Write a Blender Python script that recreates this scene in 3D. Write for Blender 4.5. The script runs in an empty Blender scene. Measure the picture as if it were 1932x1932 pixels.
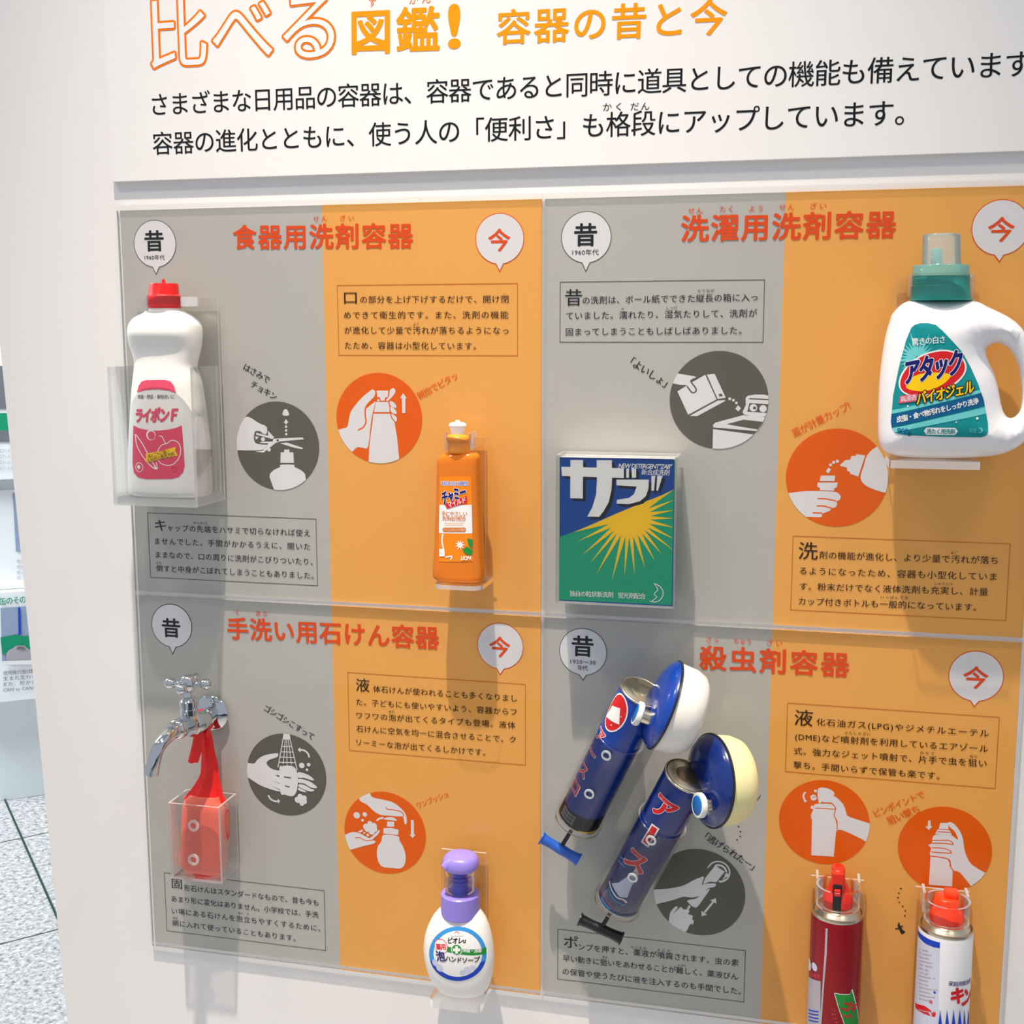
import bpy, math, random
from mathutils import Vector, Matrix, geometry
random.seed(7)
C = bpy.context.scene.collection
sc = bpy.context.scene
# ---------------------------------------------------------------- camera (board plane is y = 0, metres, z up)
FPX = 2282.19
CAM = Vector((0.856485, -1.422916, 1.466094))
ROWS = [Vector((0.972274, 0.233839, -0.001601)), Vector((0.032899, -0.143561, -0.989094)), Vector((-0.231519, 0.961618, -0.147274))]
cam = bpy.data.cameras.new('camera'); co = bpy.data.objects.new('camera', cam); C.objects.link(co)
cam.sensor_width = 36; cam.lens = FPX / 1932 * 36; cam.clip_start = .05; cam.clip_end = 60
co.matrix_world = Matrix.Translation(CAM) @ Matrix((ROWS[0], -ROWS[1], -ROWS[2])).transposed().to_4x4()
sc.camera = co
# ---------------------------------------------------------------- light
w = bpy.data.worlds.new('room_air'); sc.world = w; w.use_nodes = True
bg = w.node_tree.nodes['Background']; bg.inputs[0].default_value = (.82, .89, 1.0, 1); bg.inputs[1].default_value = .56
def lamp(kind, loc, power, col, to=None, **kw):
    l = bpy.data.lights.new('gallery_lamp', kind); l.energy = power; l.color = col
    for k, v in kw.items(): setattr(l, k, v)
    o = bpy.data.objects.new('gallery_lamp', l); C.objects.link(o); o.location = loc
    if to: o.rotation_euler = (Vector(to) - Vector(loc)).to_track_quat('-Z', 'Y').to_euler()
    return o
lamp('SPOT', (.38, -1.0, 4.4), 830, (1, .89, .76), (.50, 0, -2.5), spot_size=math.radians(42), spot_blend=1.0, shadow_soft_size=.03)
lamp('SPOT', (-.55, -1.1, 3.4), 50, (1, .93, .84), (.2, 0, .9), spot_size=math.radians(75), spot_blend=1.0, shadow_soft_size=.12)
lamp('SPOT', (1.9, -1.2, 3.45), 40, (1, .90, .78), (1.1, 0, .9), spot_size=math.radians(75), spot_blend=1.0, shadow_soft_size=.15)
lamp('AREA', (-2.3, .6, 2.9), 170, (.86, .95, 1), (-1.45, 1.6, .4), size=1.0)
sc.view_settings.view_transform = 'Standard'; sc.view_settings.look = 'None'; sc.view_settings.exposure = 0; sc.view_settings.gamma = 1
sc.cycles.transparent_max_bounces = 40; sc.cycles.max_bounces = 10
# ---------------------------------------------------------------- helpers
ZT, BS = 1.62, .55
def ray(px, py):
    d = ROWS[0] * ((px - 966) / FPX) + ROWS[1] * ((py - 966) / FPX) + ROWS[2]; return d
def at(px, py, d=0.):
    "photo pixel -> the point on the plane d metres in front of the board's print"
    v = ray(px, py); return CAM + v * ((-d - CAM.y) / v.y)
def lin(c): return tuple((x / 255 / 12.92 if x <= 10 else ((x / 255 + .055) / 1.055) ** 2.4) for x in c)
MT = {}
def mat(name, rgb, rough=.5, metal=0., spec=.5, bump=0, bscale=200, coat=0, sss=0, noise=0, nscale=30, alb=None):
    if name in MT: return MT[name]
    m = bpy.data.materials.new(name); m.use_nodes = True; nt = m.node_tree; b = nt.nodes['Principled BSDF']
    col = (*(alb or lin(rgb)), 1); b.inputs['Base Color'].default_value = col
    b.inputs['Roughness'].default_value = rough; b.inputs['Metallic'].default_value = metal
    b.inputs['Specular IOR Level'].default_value = spec; b.inputs['Coat Weight'].default_value = coat
    if sss: b.inputs['Subsurface Weight'].default_value = sss; b.inputs['Subsurface Radius'].default_value = (.01, .006, .004)
    tc = nt.nodes.new('ShaderNodeTexCoord')
    if noise or True:
        n = nt.nodes.new('ShaderNodeTexNoise'); n.inputs['Scale'].default_value = nscale; n.inputs['Detail'].default_value = 3
        nt.links.new(tc.outputs['Object'], n.inputs['Vector'])
        mx = nt.nodes.new('ShaderNodeMix'); mx.data_type = 'RGBA'; mx.blend_type = 'MULTIPLY'
        mx.inputs[0].default_value = noise or .03; mx.inputs[6].default_value = col; nt.links.new(n.outputs[0], mx.inputs[7])
        g = nt.nodes.new('ShaderNodeMath'); g.operation = 'ADD'; g.inputs[1].default_value = .5
        nt.links.new(n.outputs[0], g.inputs[0]); nt.links.new(g.outputs[0], mx.inputs[7])
        nt.links.new(mx.outputs[2], b.inputs['Base Color'])
    if bump:
        n2 = nt.nodes.new('ShaderNodeTexNoise'); n2.inputs['Scale'].default_value = bscale
        nt.links.new(tc.outputs['Object'], n2.inputs['Vector'])
        bp = nt.nodes.new('ShaderNodeBump'); bp.inputs['Strength'].default_value = bump; bp.inputs['Distance'].default_value = .001
        nt.links.new(n2.outputs[0], bp.inputs['Height']); nt.links.new(bp.outputs[0], b.inputs['Normal'])
    MT[name] = m; return m
def clear(name, tint=(1, 1, 1), refl=1.0, rough=.03, body=0., bodycol=(.9, .9, .9), tlw=.45):
    "thin clear plastic: transparent with a fresnel sheen, optionally a milky body"
    if name in MT: return MT[name]
    m = bpy.data.materials.new(name); m.use_nodes = True; nt = m.node_tree; N = nt.nodes; N.remove(N['Principled BSDF'])
    out = N['Material Output']; t = N.new('ShaderNodeBsdfTransparent'); t.inputs[0].default_value = (*tint, 1)
    g = N.new('ShaderNodeBsdfGlossy'); g.inputs['Roughness'].default_value = rough; g.inputs[0].default_value = (1, 1, 1, 1)
    f = N.new('ShaderNodeFresnel'); f.inputs[0].default_value = 1.46
    ml = N.new('ShaderNodeMath'); ml.operation = 'MULTIPLY'; ml.inputs[1].default_value = refl; nt.links.new(f.outputs[0], ml.inputs[0])
    last = t
    if body:
        df = N.new('ShaderNodeBsdfDiffuse'); df.inputs[0].default_value = (*bodycol, 1)
        tl = N.new('ShaderNodeBsdfTranslucent'); tl.inputs[0].default_value = (*bodycol, 1)
        a = N.new('ShaderNodeMixShader'); a.inputs[0].default_value = tlw; nt.links.new(df.outputs[0], a.inputs[1]); nt.links.new(tl.outputs[0], a.inputs[2])
        bm = N.new('ShaderNodeMixShader'); bm.inputs[0].default_value = body
        nt.links.new(t.outputs[0], bm.inputs[1]); nt.links.new(a.outputs[0], bm.inputs[2]); last = bm
    mx = N.new('ShaderNodeMixShader'); nt.links.new(ml.outputs[0], mx.inputs[0]); nt.links.new(last.outputs[0], mx.inputs[1]); nt.links.new(g.outputs[0], mx.inputs[2])
    nt.links.new(mx.outputs[0], out.inputs[0]); MT[name] = m; return m
def root_of(o):
    while o is not None and o.parent is not None: o = o.parent
    return o
def tag(o, label=None, cat=None, group=None, kind=None):
    if label: o['label'] = label
    if cat: o['category'] = cat
    if group: o['group'] = group
    if kind: o['kind'] = kind
    return o
def thing(name, loc, label, cat, group=None, rot=None):
    o = bpy.data.objects.new(name, None); C.objects.link(o); o.location = loc; o.empty_display_size = .02
    if rot is not None: o.rotation_euler = rot
    return tag(o, label, cat, group)
class G:
    "mesh collector (coordinates in the world, or local to the thing with local=True)"
    def __init__(s): s.v = []; s.f = []; s.m = []; s.k = 0
    def add(s, vs, fs):
        o = len(s.v); s.v += [Vector(v) for v in vs]
        for f in fs: s.f.append(tuple(i + o for i in f)); s.m.append(s.k)
        return s
    def box(s, a, b, edge=None):
        x0, y0, z0 = a; x1, y1, z1 = b
        vs = [(x0, y0, z0), (x1, y0, z0), (x1, y1, z0), (x0, y1, z0), (x0, y0, z1), (x1, y0, z1), (x1, y1, z1), (x0, y1, z1)]
        fs = [(0, 3, 2, 1), (4, 5, 6, 7), (0, 1, 5, 4), (1, 2, 6, 5), (2, 3, 7, 6), (3, 0, 4, 7)]
        k = s.k; o = len(s.v); s.v += [Vector(v) for v in vs]
        dims = [z1 - z0, z1 - z0, y1 - y0, x1 - x0, y1 - y0, x1 - x0]; mn = min(dims)
        for f, dm in zip(fs, dims):
            s.f.append(tuple(i + o for i in f)); s.m.append(k if (edge is None or abs(dm - mn) < 1e-9) else edge)
        return s
    def rings(s, R, close=True, cap0=True, cap1=True):
        o = len(s.v); n = len(R[0])
        for r in R: s.v += [Vector(p) for p in r]
        for i in range(len(R) - 1):
            for j in range(n if close else n - 1):
                a = o + i * n + j; b = o + i * n + (j + 1) % n; s.f.append((a, b, b + n, a + n)); s.m.append(s.k)
        if cap0: s.f.append(tuple(o + j for j in range(n))[::-1]); s.m.append(s.k)
        if cap1: s.f.append(tuple(o + (len(R) - 1) * n + j for j in range(n))); s.m.append(s.k)
        return s
    def lathe(s, prof, base=(0, 0, 0), axis=(0, 0, 1), n=40, arc=None, cap0=True, cap1=True):
        "prof = [(radius, height)]"
        ax = Vector(axis).normalized(); u = ax.orthogonal().normalized(); v = ax.cross(u); b = Vector(base)
        a0, a1 = arc or (0, 2 * math.pi)
        cnt = n if arc is None else n + 1
        R = [[b + ax * h + (u * math.cos(t) + v * math.sin(t)) * max(r, 1e-5) for t in [a0 + (a1 - a0) * j / n for j in range(cnt)]] for r, h in prof]
        return s.rings(R, arc is None, cap0 and arc is None, cap1 and arc is None)
    def tube(s, pts, r, n=14, sub=1):
        P = [Vector(p) for p in pts]; rr = r if isinstance(r, (list, tuple)) else [r] * len(P)
        if sub > 1: P, rr = smooth_path(P, rr, sub)
        R = []; prev = None
        for i, p in enumerate(P):
            t = (P[min(i + 1, len(P) - 1)] - P[max(i - 1, 0)]).normalized()
            if prev is None: u = t.orthogonal().normalized()
            else: u = (prev - t * prev.dot(t)).normalized()
            prev = u; v = t.cross(u); R.append([p + (u * math.cos(2 * math.pi * j / n) + v * math.sin(2 * math.pi * j / n)) * rr[i] for j in range(n)])
        return s.rings(R)
    def ball(s, c, r, n=16):
        pr = [(r * math.sin(math.pi * i / 10), -r * math.cos(math.pi * i / 10)) for i in range(11)]
        return s.lathe(pr, c, n=n, cap0=False, cap1=False)
    def build(s, name, mats, parent=None, smooth=None, local=False, bevel=0, label=None, mods=None):
        me = bpy.data.meshes.new(name); mi = Matrix.Identity(4)
        r = root_of(parent)
        if r is not None and not local: mi = Matrix.LocRotScale(r.location, r.rotation_euler, None).inverted()
        me.from_pydata([mi @ v for v in s.v], [], s.f)
        for mm in (mats if isinstance(mats, (list, tuple)) else [mats]): me.materials.append(mm)
        for p, k in zip(me.polygons, s.m): p.material_index = k
        if smooth is not None:
            me.shade_smooth(); me.set_sharp_from_angle(angle=math.radians(smooth))
        me.update(); o = bpy.data.objects.new(name, me); C.objects.link(o)
        if parent is not None: o.parent = parent
        if bevel:
            b = o.modifiers.new('bevel', 'BEVEL'); b.width = bevel; b.segments = 2; b.limit_method = 'ANGLE'
        if label: o['label'] = label
        return o
def cr(p0, p1, p2, p3, t):
    return .5 * ((2 * p1) + (p2 - p0) * t + (2 * p0 - 5 * p1 + 4 * p2 - p3) * t * t + (3 * p1 - p0 - 3 * p2 + p3) * t ** 3)
def smooth_path(P, rr, sub):
    Q = []; q = []
    for i in range(len(P) - 1):
        a, b, c, d = P[max(i - 1, 0)], P[i], P[i + 1], P[min(i + 2, len(P) - 1)]
        ra, rb, rc, rd = rr[max(i - 1, 0)], rr[i], rr[i + 1], rr[min(i + 2, len(P) - 1)]
        for k in range(sub): Q.append(cr(a, b, c, d, k / sub)); q.append(cr(ra, rb, rc, rd, k / sub))
    return Q + [P[-1]], q + [rr[-1]]
def smooth_loop(P, sub=4):
    n = len(P); P = [Vector(p) for p in P]
    return [cr(P[i - 1], P[i], P[(i + 1) % n], P[(i + 2) % n], k / sub) for i in range(n) for k in range(sub)]
# --- upright bodies read from left/right outlines
def sil(rows, d, k=1., n=2., crop=None):
    "rows (y, xl, xr[, k]) -> (z, cx, halfwidth, halfdepth)"
    out = []
    for r in rows:
        y, xl, xr = r[:3]; kk = r[3] if len(r) > 3 else k
        if crop: y = crop[1] + y / crop[2]; xl = crop[0] + xl / crop[2]; xr = crop[0] + xr / crop[2]
        a, b = at(xl, y, d), at(xr, y, d); W = (b.x - a.x) / 2; cx = (a.x + b.x) / 2; z = (a.z + b.z) / 2
        tn = abs((CAM.x - cx) / (d + CAM.y)); q = n / (n - 1)
        hw = W / (1 + (kk * tn) ** q) ** (1 / q); out.append((z, cx, hw, kk * hw))
    return out
def resample(S, sub):
    Q = []
    for i in range(len(S) - 1):
        a, b, c, d = S[max(i - 1, 0)], S[i], S[i + 1], S[min(i + 2, len(S) - 1)]
        for k in range(sub): Q.append(tuple(cr(*[p[j] for p in (a, b, c, d)], k / sub) for j in range(4)))
    return Q + [S[-1]]
def loft(g, S, d, n=2., seg=48, cx=None, **kw):
    R = []
    for z, c, hw, hd in S:
        ring = []
        for j in range(seg):
            t = 2 * math.pi * j / seg; ct, st = math.cos(t), math.sin(t)
            ring.append((c + hw * math.copysign(abs(ct) ** (2 / n), ct), -d - hd * math.copysign(abs(st) ** (2 / n), st), z))
        R.append(ring)
    return g.rings(R, **kw)
def front_of(S, d, n=2., eps=.0004):
    "y of the front surface of a loft at (x, z)"
    T = sorted(S)
    def f(x, z):
        z = min(max(z, T[0][0]), T[-1][0])
        for a, b in zip(T, T[1:]):
            if a[0] <= z <= b[0]:
                t = (z - a[0]) / max(b[0] - a[0], 1e-9); c, hw, hd = [a[i] + (b[i] - a[i]) * t for i in (1, 2, 3)]
                u = min(abs((x - c) / hw), .995); return -d - hd * (1 - u ** n) ** (1 / n) - eps
        return -d
    return f
# --- flat print
CONV = {}
def glyphs(s, bold, track, outline=0, res=2):
    cu = bpy.data.curves.new('t', 'FONT'); cu.body = s; cu.size = 1; cu.offset = bold; cu.resolution_u = res; cu.space_character = track
    if outline: cu.fill_mode = 'NONE'; cu.bevel_depth = outline; cu.bevel_resolution = 0
    o = bpy.data.objects.new('t', cu); C.objects.link(o)
    dg = bpy.context.evaluated_depsgraph_get()
    me = bpy.data.meshes.new_from_object(o.evaluated_get(dg))
    v = [(p.co.x, p.co.y) for p in me.vertices]; f = [tuple(p.vertices) for p in me.polygons]
    bpy.data.objects.remove(o); bpy.data.curves.remove(cu); bpy.data.meshes.remove(me); return v, f
class Ink:
    "flat printed shapes in the (x, z) plane; crop maps zoomed pixels to photo pixels; d = distance of the surface from the board"
    def __init__(s, d=0., crop=None, fn=None): s.d = d; s.crop = crop; s.L = []; s.clip = None; s.fn = fn
    def P(s, x, y):
        if s.crop: x = s.crop[0] + x / s.crop[2]; y = s.crop[1] + y / s.crop[2]
        if s.fn: q = s.fn(x, y); return Vector((q[0], q[1]))
        q = at(x, y, s.d); return Vector((q.x, q.z))
    def tri(s, pts, col, lay):
        if s.clip: pts = clip_poly(pts, s.clip)
        if len(pts) < 3: return
        t = geometry.tessellate_polygon([[Vector((p[0], p[1], 0)) for p in pts]])
        s.L.append((col, lay, [tuple(p) for p in pts], [tuple(x) for x in t]))
    def poly(s, pts, col, lay=0, sm=0):
        pts = [s.P(*p) for p in pts]
        if sm: pts = smooth_loop(pts, sm)
        s.tri(pts, col, lay); return s
    def circle(s, x, y, r, col, lay=0, metric=False, n=40, ry=None):
        c = s.P(x, y)
        if not metric: r = (s.P(x + r, y) - c).length
        ry = r if ry is None else ry
        s.tri([c + Vector((r * math.cos(2 * math.pi * i / n), ry * math.sin(2 * math.pi * i / n))) for i in range(n)], col, lay); return s
    def stroke(s, pts, wd, col, lay=0, sm=3, closed=False):
        P = [s.P(*p) for p in pts]; wm = (s.P(pts[0][0] + wd, pts[0][1]) - P[0]).length / 2
        s.strokem(P, wm, col, lay, sm, closed); return s
    def strokem(s, P, wm, col, lay=0, sm=0, closed=False):
        if closed: P = smooth_loop(P, sm) if sm else list(P); P = P + [P[0]]
        elif sm and len(P) > 2: P = smooth_path(P, [0] * len(P), sm)[0]
        A = []; B = []
        for i, p in enumerate(P):
            if closed and i in (0, len(P) - 1): t = (P[1] - P[-2])
            else: t = (P[min(i + 1, len(P) - 1)] - P[max(i - 1, 0)])
            t = t.normalized(); nn = Vector((-t.y, t.x)); m = 1
            if 0 < i < len(P) - 1 or closed:
                a = (P[i] - P[i - 1 if i > 0 else -2]).normalized(); c_ = max(.35, abs(Vector((-a.y, a.x)).dot(nn))); m = 1 / c_
            A.append(p + nn * wm * m); B.append(p - nn * wm * m)
        vs = [tuple(q) for q in A + B]; n = len(A)
        if s.clip:
            for i in range(n - 1): s.tri([A[i], A[i + 1], B[i + 1], B[i]], col, lay)
        else: s.L.append((col, lay, vs, [(i, i + 1, n + i + 1, n + i) for i in range(n - 1)]))
    def text(s, t, A, B, em, col, bold=0, lay=1, outline=0, skew=0, ysc=1., metric=False, maxtrack=3.):
        a = Vector(A) if metric else s.P(*A); b = Vector(B) if metric else s.P(*B); W = (b - a).length; ang = math.atan2(b.y - a.y, b.x - a.x)
        res = 6 if em > .03 else (4 if em > .015 else 2); v, f = glyphs(t, 0, 1., res=res)
        if not v: return s
        x0 = min(p[0] for p in v); x1 = max(p[0] for p in v); w1 = (x1 - x0) * em
        tr = 1.
        if len(t) > 1: tr = max(.85, min(maxtrack, 1 + (W - w1) / (em * (len(t) - 1))))
        if abs(tr - 1) > .01: v, f = glyphs(t, 0, tr, res=res); x0 = min(p[0] for p in v); x1 = max(p[0] for p in v)
        sx = W / (x1 - x0); sy = em * ysc * min(1, sx / em) ** .75; ca, sa = math.cos(ang), math.sin(ang); out = []; F = []
        k = bold if bold < .014 else bold
        if bold <= 0: offs = [(0, 0)]
        elif bold < .014: offs = [(-k, 0), (k, 0)]
        elif bold < .05: offs = [(k * math.cos(q * math.pi / 6), k * math.sin(q * math.pi / 6)) for q in range(12)]
        else: offs = [(k * math.cos(q * math.pi / 5), k * math.sin(q * math.pi / 5)) for q in range(10)] + [(k / 2 * math.cos(q * math.pi / 2), k / 2 * math.sin(q * math.pi / 2)) for q in range(4)]
        if bold > 0:
            for ox, oy in offs:
                q_ = []
                for x, y in v:
                    X = (x - x0) * sx + ox * sy; Y = (y - .38) * sy + oy * sy; X += skew * Y; q_.append((a.x + X * ca - Y * sa, a.y + X * sa + Y * ca))
                s.L.append((col, lay, q_, f))
            return s
        for ox, oy in offs:
            o = len(out)
            for x, y in v:
                X = (x - x0) * sx + ox * em; Y = (y - .38) * sy + oy * em; X += skew * Y; out.append((a.x + X * ca - Y * sa, a.y + X * sa + Y * ca))
            F += [tuple(i + o for i in q) for q in f]
        f = F
        s.L.append((col, lay, out, f)); return s
    def frame(s, pts, wm, col, lay=0):
        P = [s.P(*p) for p in pts]; x0 = (P[0].x + P[3].x) / 2; x1 = (P[1].x + P[2].x) / 2; z1 = (P[0].y + P[1].y) / 2; z0 = (P[2].y + P[3].y) / 2
        for a, b, c, d in ((x0 - wm, z0 - wm, x1 + wm, z0 + wm), (x0 - wm, z1 - wm, x1 + wm, z1 + wm), (x0 - wm, z0 + wm, x0 + wm, z1 - wm), (x1 - wm, z0 + wm, x1 + wm, z1 - wm)):
            s.L.append((col, lay, [(a, b), (c, b), (c, d), (a, d)], [(0, 1, 2, 3)]))
    def build(s, name, parent, surf=None, cell=0, step=.00012, label=None, local=None):
        import bmesh
        if surf is None: surf = lambda x, z, _d=s.d: -_d
        cols = []
        for c in s.L:
            if c[0] not in cols: cols.append(c[0])
        g = G()
        for li, (col, lay, vs, fs) in enumerate(s.L):
            g.k = cols.index(col); lay = lay + (li % 16) * .045
            if cell:
                bm = bmesh.new(); bv = [bm.verts.new((p[0], p[1], 0)) for p in vs]
                for f in fs:
                    try: bm.faces.new([bv[i] for i in f])
                    except ValueError: pass
                for ax in (0, 1):
                    lo = min(p[ax] for p in vs); hi = max(p[ax] for p in vs); q = math.ceil(lo / cell) * cell
                    while q < hi:
                        nn = [0, 0, 0]; nn[ax] = 1; pc = [0, 0, 0]; pc[ax] = q
                        bmesh.ops.bisect_plane(bm, geom=bm.verts[:] + bm.edges[:] + bm.faces[:], dist=1e-6, plane_co=pc, plane_no=nn); q += cell
                bm.verts.ensure_lookup_table(); bm.verts.index_update()
                vs = [(v.co.x, v.co.y) for v in bm.verts]; fs = [tuple(v.index for v in f.verts) for f in bm.faces]; bm.free()
            if local: g.add([local(x, z, lay * step) for x, z in vs], fs)
            else: g.add([(x, surf(x, z) - lay * step, z) for x, z in vs], fs)
        return g.build(name, [INK[c] for c in cols], parent, label=label, local=bool(local))
def onsurf(fr, d):
    def f(px, py):
        p = at(px, py, d)
        for _ in range(6): p = at(px, py, .5 * (-p.y) + .5 * (-fr(p.x, p.z)))
        return p.x, p.z
    return f
def clip_poly(pts, cp):
    out = [Vector((p[0], p[1])) for p in pts]
    for i in range(len(cp)):
        a, b = cp[i], cp[(i + 1) % len(cp)]; inp = out; out = []
        if not inp: break
        side = lambda p: (b.x - a.x) * (p.y - a.y) - (b.y - a.y) * (p.x - a.x)
        for j, p in enumerate(inp):
            q = inp[j - 1]; sp, sq = side(p), side(q)
            if (sp >= 0) != (sq >= 0): out.append(q + (p - q) * (sq / (sq - sp)))
            if sp >= 0: out.append(p)
    return out
def ink(name, rgb, rough=.45): return mat('print_' + name, rgb, .7 if rough > .42 else rough + .1, spec=.08 if rough > .42 else .2)
INK = {'W': ink('white', (238, 236, 236)), 'G': ink('grey', (197, 195, 187)), 'O': ink('light_orange', (250, 182, 94)), 'K': ink('charcoal', (42, 43, 46)),
       'B': ink('brown_black', (58, 34, 14)), 'R': ink('vermilion', (240, 84, 28)), 'D': ink('dark_grey', (104, 101, 90)), 'X': ink('strong_orange', (244, 104, 14)),
       'L': ink('orange_line', (214, 120, 40)), 'Y': ink('title_orange', (255, 152, 20)), 'T': ink('title_outline', (250, 120, 20)), 'N': ink('black', (30, 32, 36)),
       'b': ink('box_blue', (0, 68, 150), .3), 'g': ink('box_green', (8, 160, 118), .3), 'y': ink('sun_yellow', (255, 204, 16), .3), 'r': ink('label_red', (214, 36, 40), .35),
       'p': ink('label_pink', (226, 74, 104), .4), 'w': ink('label_white', (240, 238, 236), .35), 'v': ink('label_navy', (24, 30, 110), .35), 't': ink('label_teal', (18, 142, 146), .35),
       'c': ink('label_cyan', (110, 205, 205), .35), 's': ink('label_stripe_blue', (10, 92, 140), .35), 'e': ink('label_leaf_green', (40, 140, 60), .4), 'q': ink('label_sky', (60, 150, 220), .4),
       'u': ink('label_blue', (30, 70, 190), .4), 'o': ink('label_orange', (250, 136, 24), .35), 'm': ink('faded_text', (178, 170, 176), .4), 'j': ink('lavender_grey', (206, 208, 226), .4),
       'C': ink('poster_green', (34, 150, 110), .5), 'h': ink('poster_steel', (150, 165, 190), .4), 'i': ink('lime_line', (150, 225, 120), .5), 'a': ink('poster_photo_grey', (120, 120, 124), .5)}
M_white = mat('white_painted_board', (236, 234, 232), .6, bump=.05, bscale=400)
M_wall = mat('white_partition_paint', (236, 233, 231), .55, bump=.06, bscale=300, nscale=2, noise=.02)
M_acr = clear('clear_acrylic', (.99, .992, .99), .55, .02)
M_cov = clear('acrylic_cover_face', (.99, .99, .99), .3, .03)
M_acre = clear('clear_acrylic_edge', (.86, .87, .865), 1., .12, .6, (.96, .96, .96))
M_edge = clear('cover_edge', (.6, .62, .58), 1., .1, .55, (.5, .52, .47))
M_edge_hl = clear('cover_edge_painted_highlight', (.9, .9, .9), 1., .1, .6, (.95, .95, .95))  # paler copy of the cover edge, its white highlight put into the colour
M_chrome = mat('polished_chrome', (206, 209, 212), .05, 1.)
M_steel = mat('brushed_tin', (205, 196, 176), .28, 1., bump=.1)
# ================================================================ the setting
g = G()   # free-standing partition, its left edge leans outward towards the floor
def wx(z): return -.148582 + (z - .477585) * (-.037592 / .902438)
zt = 3.0
pts = [(wx(0), 0), (2.6, 0), (2.6, zt), (wx(zt), zt)]
g.rings([[(x, .002, z) for x, z in pts], [(x, .075, z) for x, z in pts]])
tag(g.build('wall_back', M_wall), kind='structure')
# granite floor, tiles laid at 46 degrees
m = bpy.data.materials.new('speckled_granite'); m.use_nodes = True; nt = m.node_tree; b = nt.nodes['Principled BSDF']; b.inputs['Roughness'].default_value = .3
tc = nt.nodes.new('ShaderNodeTexCoord'); vo = nt.nodes.new('ShaderNodeTexNoise'); vo.inputs['Scale'].default_value = 75; vo.inputs['Detail'].default_value = 5; vo.inputs['Roughness'].default_value = .75
r = nt.nodes.new('ShaderNodeValToRGB'); nt.links.new(tc.outputs['Object'], vo.inputs['Vector']); nt.links.new(vo.outputs[0], r.inputs[0]); nt.links.new(r.outputs[0], b.inputs['Base Color'])
r.color_ramp.elements[0].position = .36; r.color_ramp.elements[0].color = (*lin((104, 102, 102)), 1); r.color_ramp.elements[1].position = .62; r.color_ramp.elements[1].color = (*lin((206, 204, 202)), 1)
e = r.color_ramp.elements.new(.47); e.color = (*lin((166, 162, 160)), 1)
M_gran = m; M_grout = mat('dark_tile_joint', (60, 62, 66), .8)
fl = G().box((-4, -3.2, -.05), (3.2, 4.2, -.004)).build('floor', M_grout); tag(fl, kind='structure')
ts = .63; a = math.radians(46.3); ux, uy = Vector((math.cos(a), math.sin(a), 0)), Vector((-math.sin(a), math.cos(a), 0)); o0 = Vector((-1.373, 1.472, 0)) + ux * .2
tile = None
for i in range(-6, 7):
    for j in range(-4, 8):
        c = o0 + ux * (ts * (i + .5)) - uy * (ts * (j + .5 - 1))
        if not (-3.7 < c.x < 2.9 and -2.9 < c.y < 3.9): continue
        if tile is None:
            h = ts / 2 - .003; tile = G().box((-h, -h, -.012), (h, h, 0)).build('floor_tile', M_gran, fl, local=True); t = tile
            tm = tile
        else: t = tm.copy(); C.objects.link(t); t.parent = fl
        t.location = c; t.rotation_euler = (0, 0, a)
# ceiling lamp tracks are above the frame; a pale ceiling closes the room
tag(G().box((-4, -3.2, 5.0), (3.2, 4.2, 5.05)).build('ceiling', mat('ceiling_paint', (225, 225, 222), .8)), kind='structure')

# ================================================================ header board
hb = thing('header_board', (.6, .002, 1.66), 'white header board across the top with orange title and two lines of black text', 'sign')
zb = at(213, 343, .006).z; xl = at(211.5, 343, .006).x
G().box((xl, -.006, zb), (1.75, .0019, 2.12)).build('board', M_white, hb, bevel=.0004)
I = Ink(.0062)
I.text('比べる', (284, 66), (630, 45), .088, 'T', bold=.030, maxtrack=1.4); I.text('比べる', (284, 66), (630, 45), .088, 'W', bold=.0, maxtrack=1.4, lay=3)
I.build('outlined_title', hb, label='orange outlined lettering')
I = Ink(.0062)
I.text('図鑑', (665, 61), (828, 54), .0535, 'Y', bold=.022)
I.text('!', (848, 46), (866, 45), .066, 'Y', bold=.03)
I.build('title', hb, label='solid orange lettering'); I = Ink(.0062)
I.text('容器の昔と今', (938, 52), (1371, 31), .0405, 'Y', bold=.016)
I.build('subtitle', hb, label='smaller orange lettering'); I = Ink(.0062)
I.text('ず', (696, 5), (710, 5), .011, 'T'); I.build('reading_guide', hb, label='tiny orange lettering'); I = Ink(.0062); I.text('かん', (772, 0), (813, -2), .011, 'T')
I.build('reading_guide', hb, label='tiny orange lettering')
I = Ink(.0062)
I.text('さまざまな日用品の容器は、容器であると同時に道具としての機能も備えています。', (287, 197.5), (1966, 118), .0305, 'N', bold=.004)
I.text('容器の進化とともに、使う人の「便利さ」も格段にアップしています。', (288, 271), (1706, 211.5), .0305, 'N', bold=.004)
I.text('かく', (1138, 202), (1172, 201), .0100, 'N'); I.text('だん', (1190, 201), (1225, 200), .0100, 'N')
I.build('lead_text', hb, label='black lettering')
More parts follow.
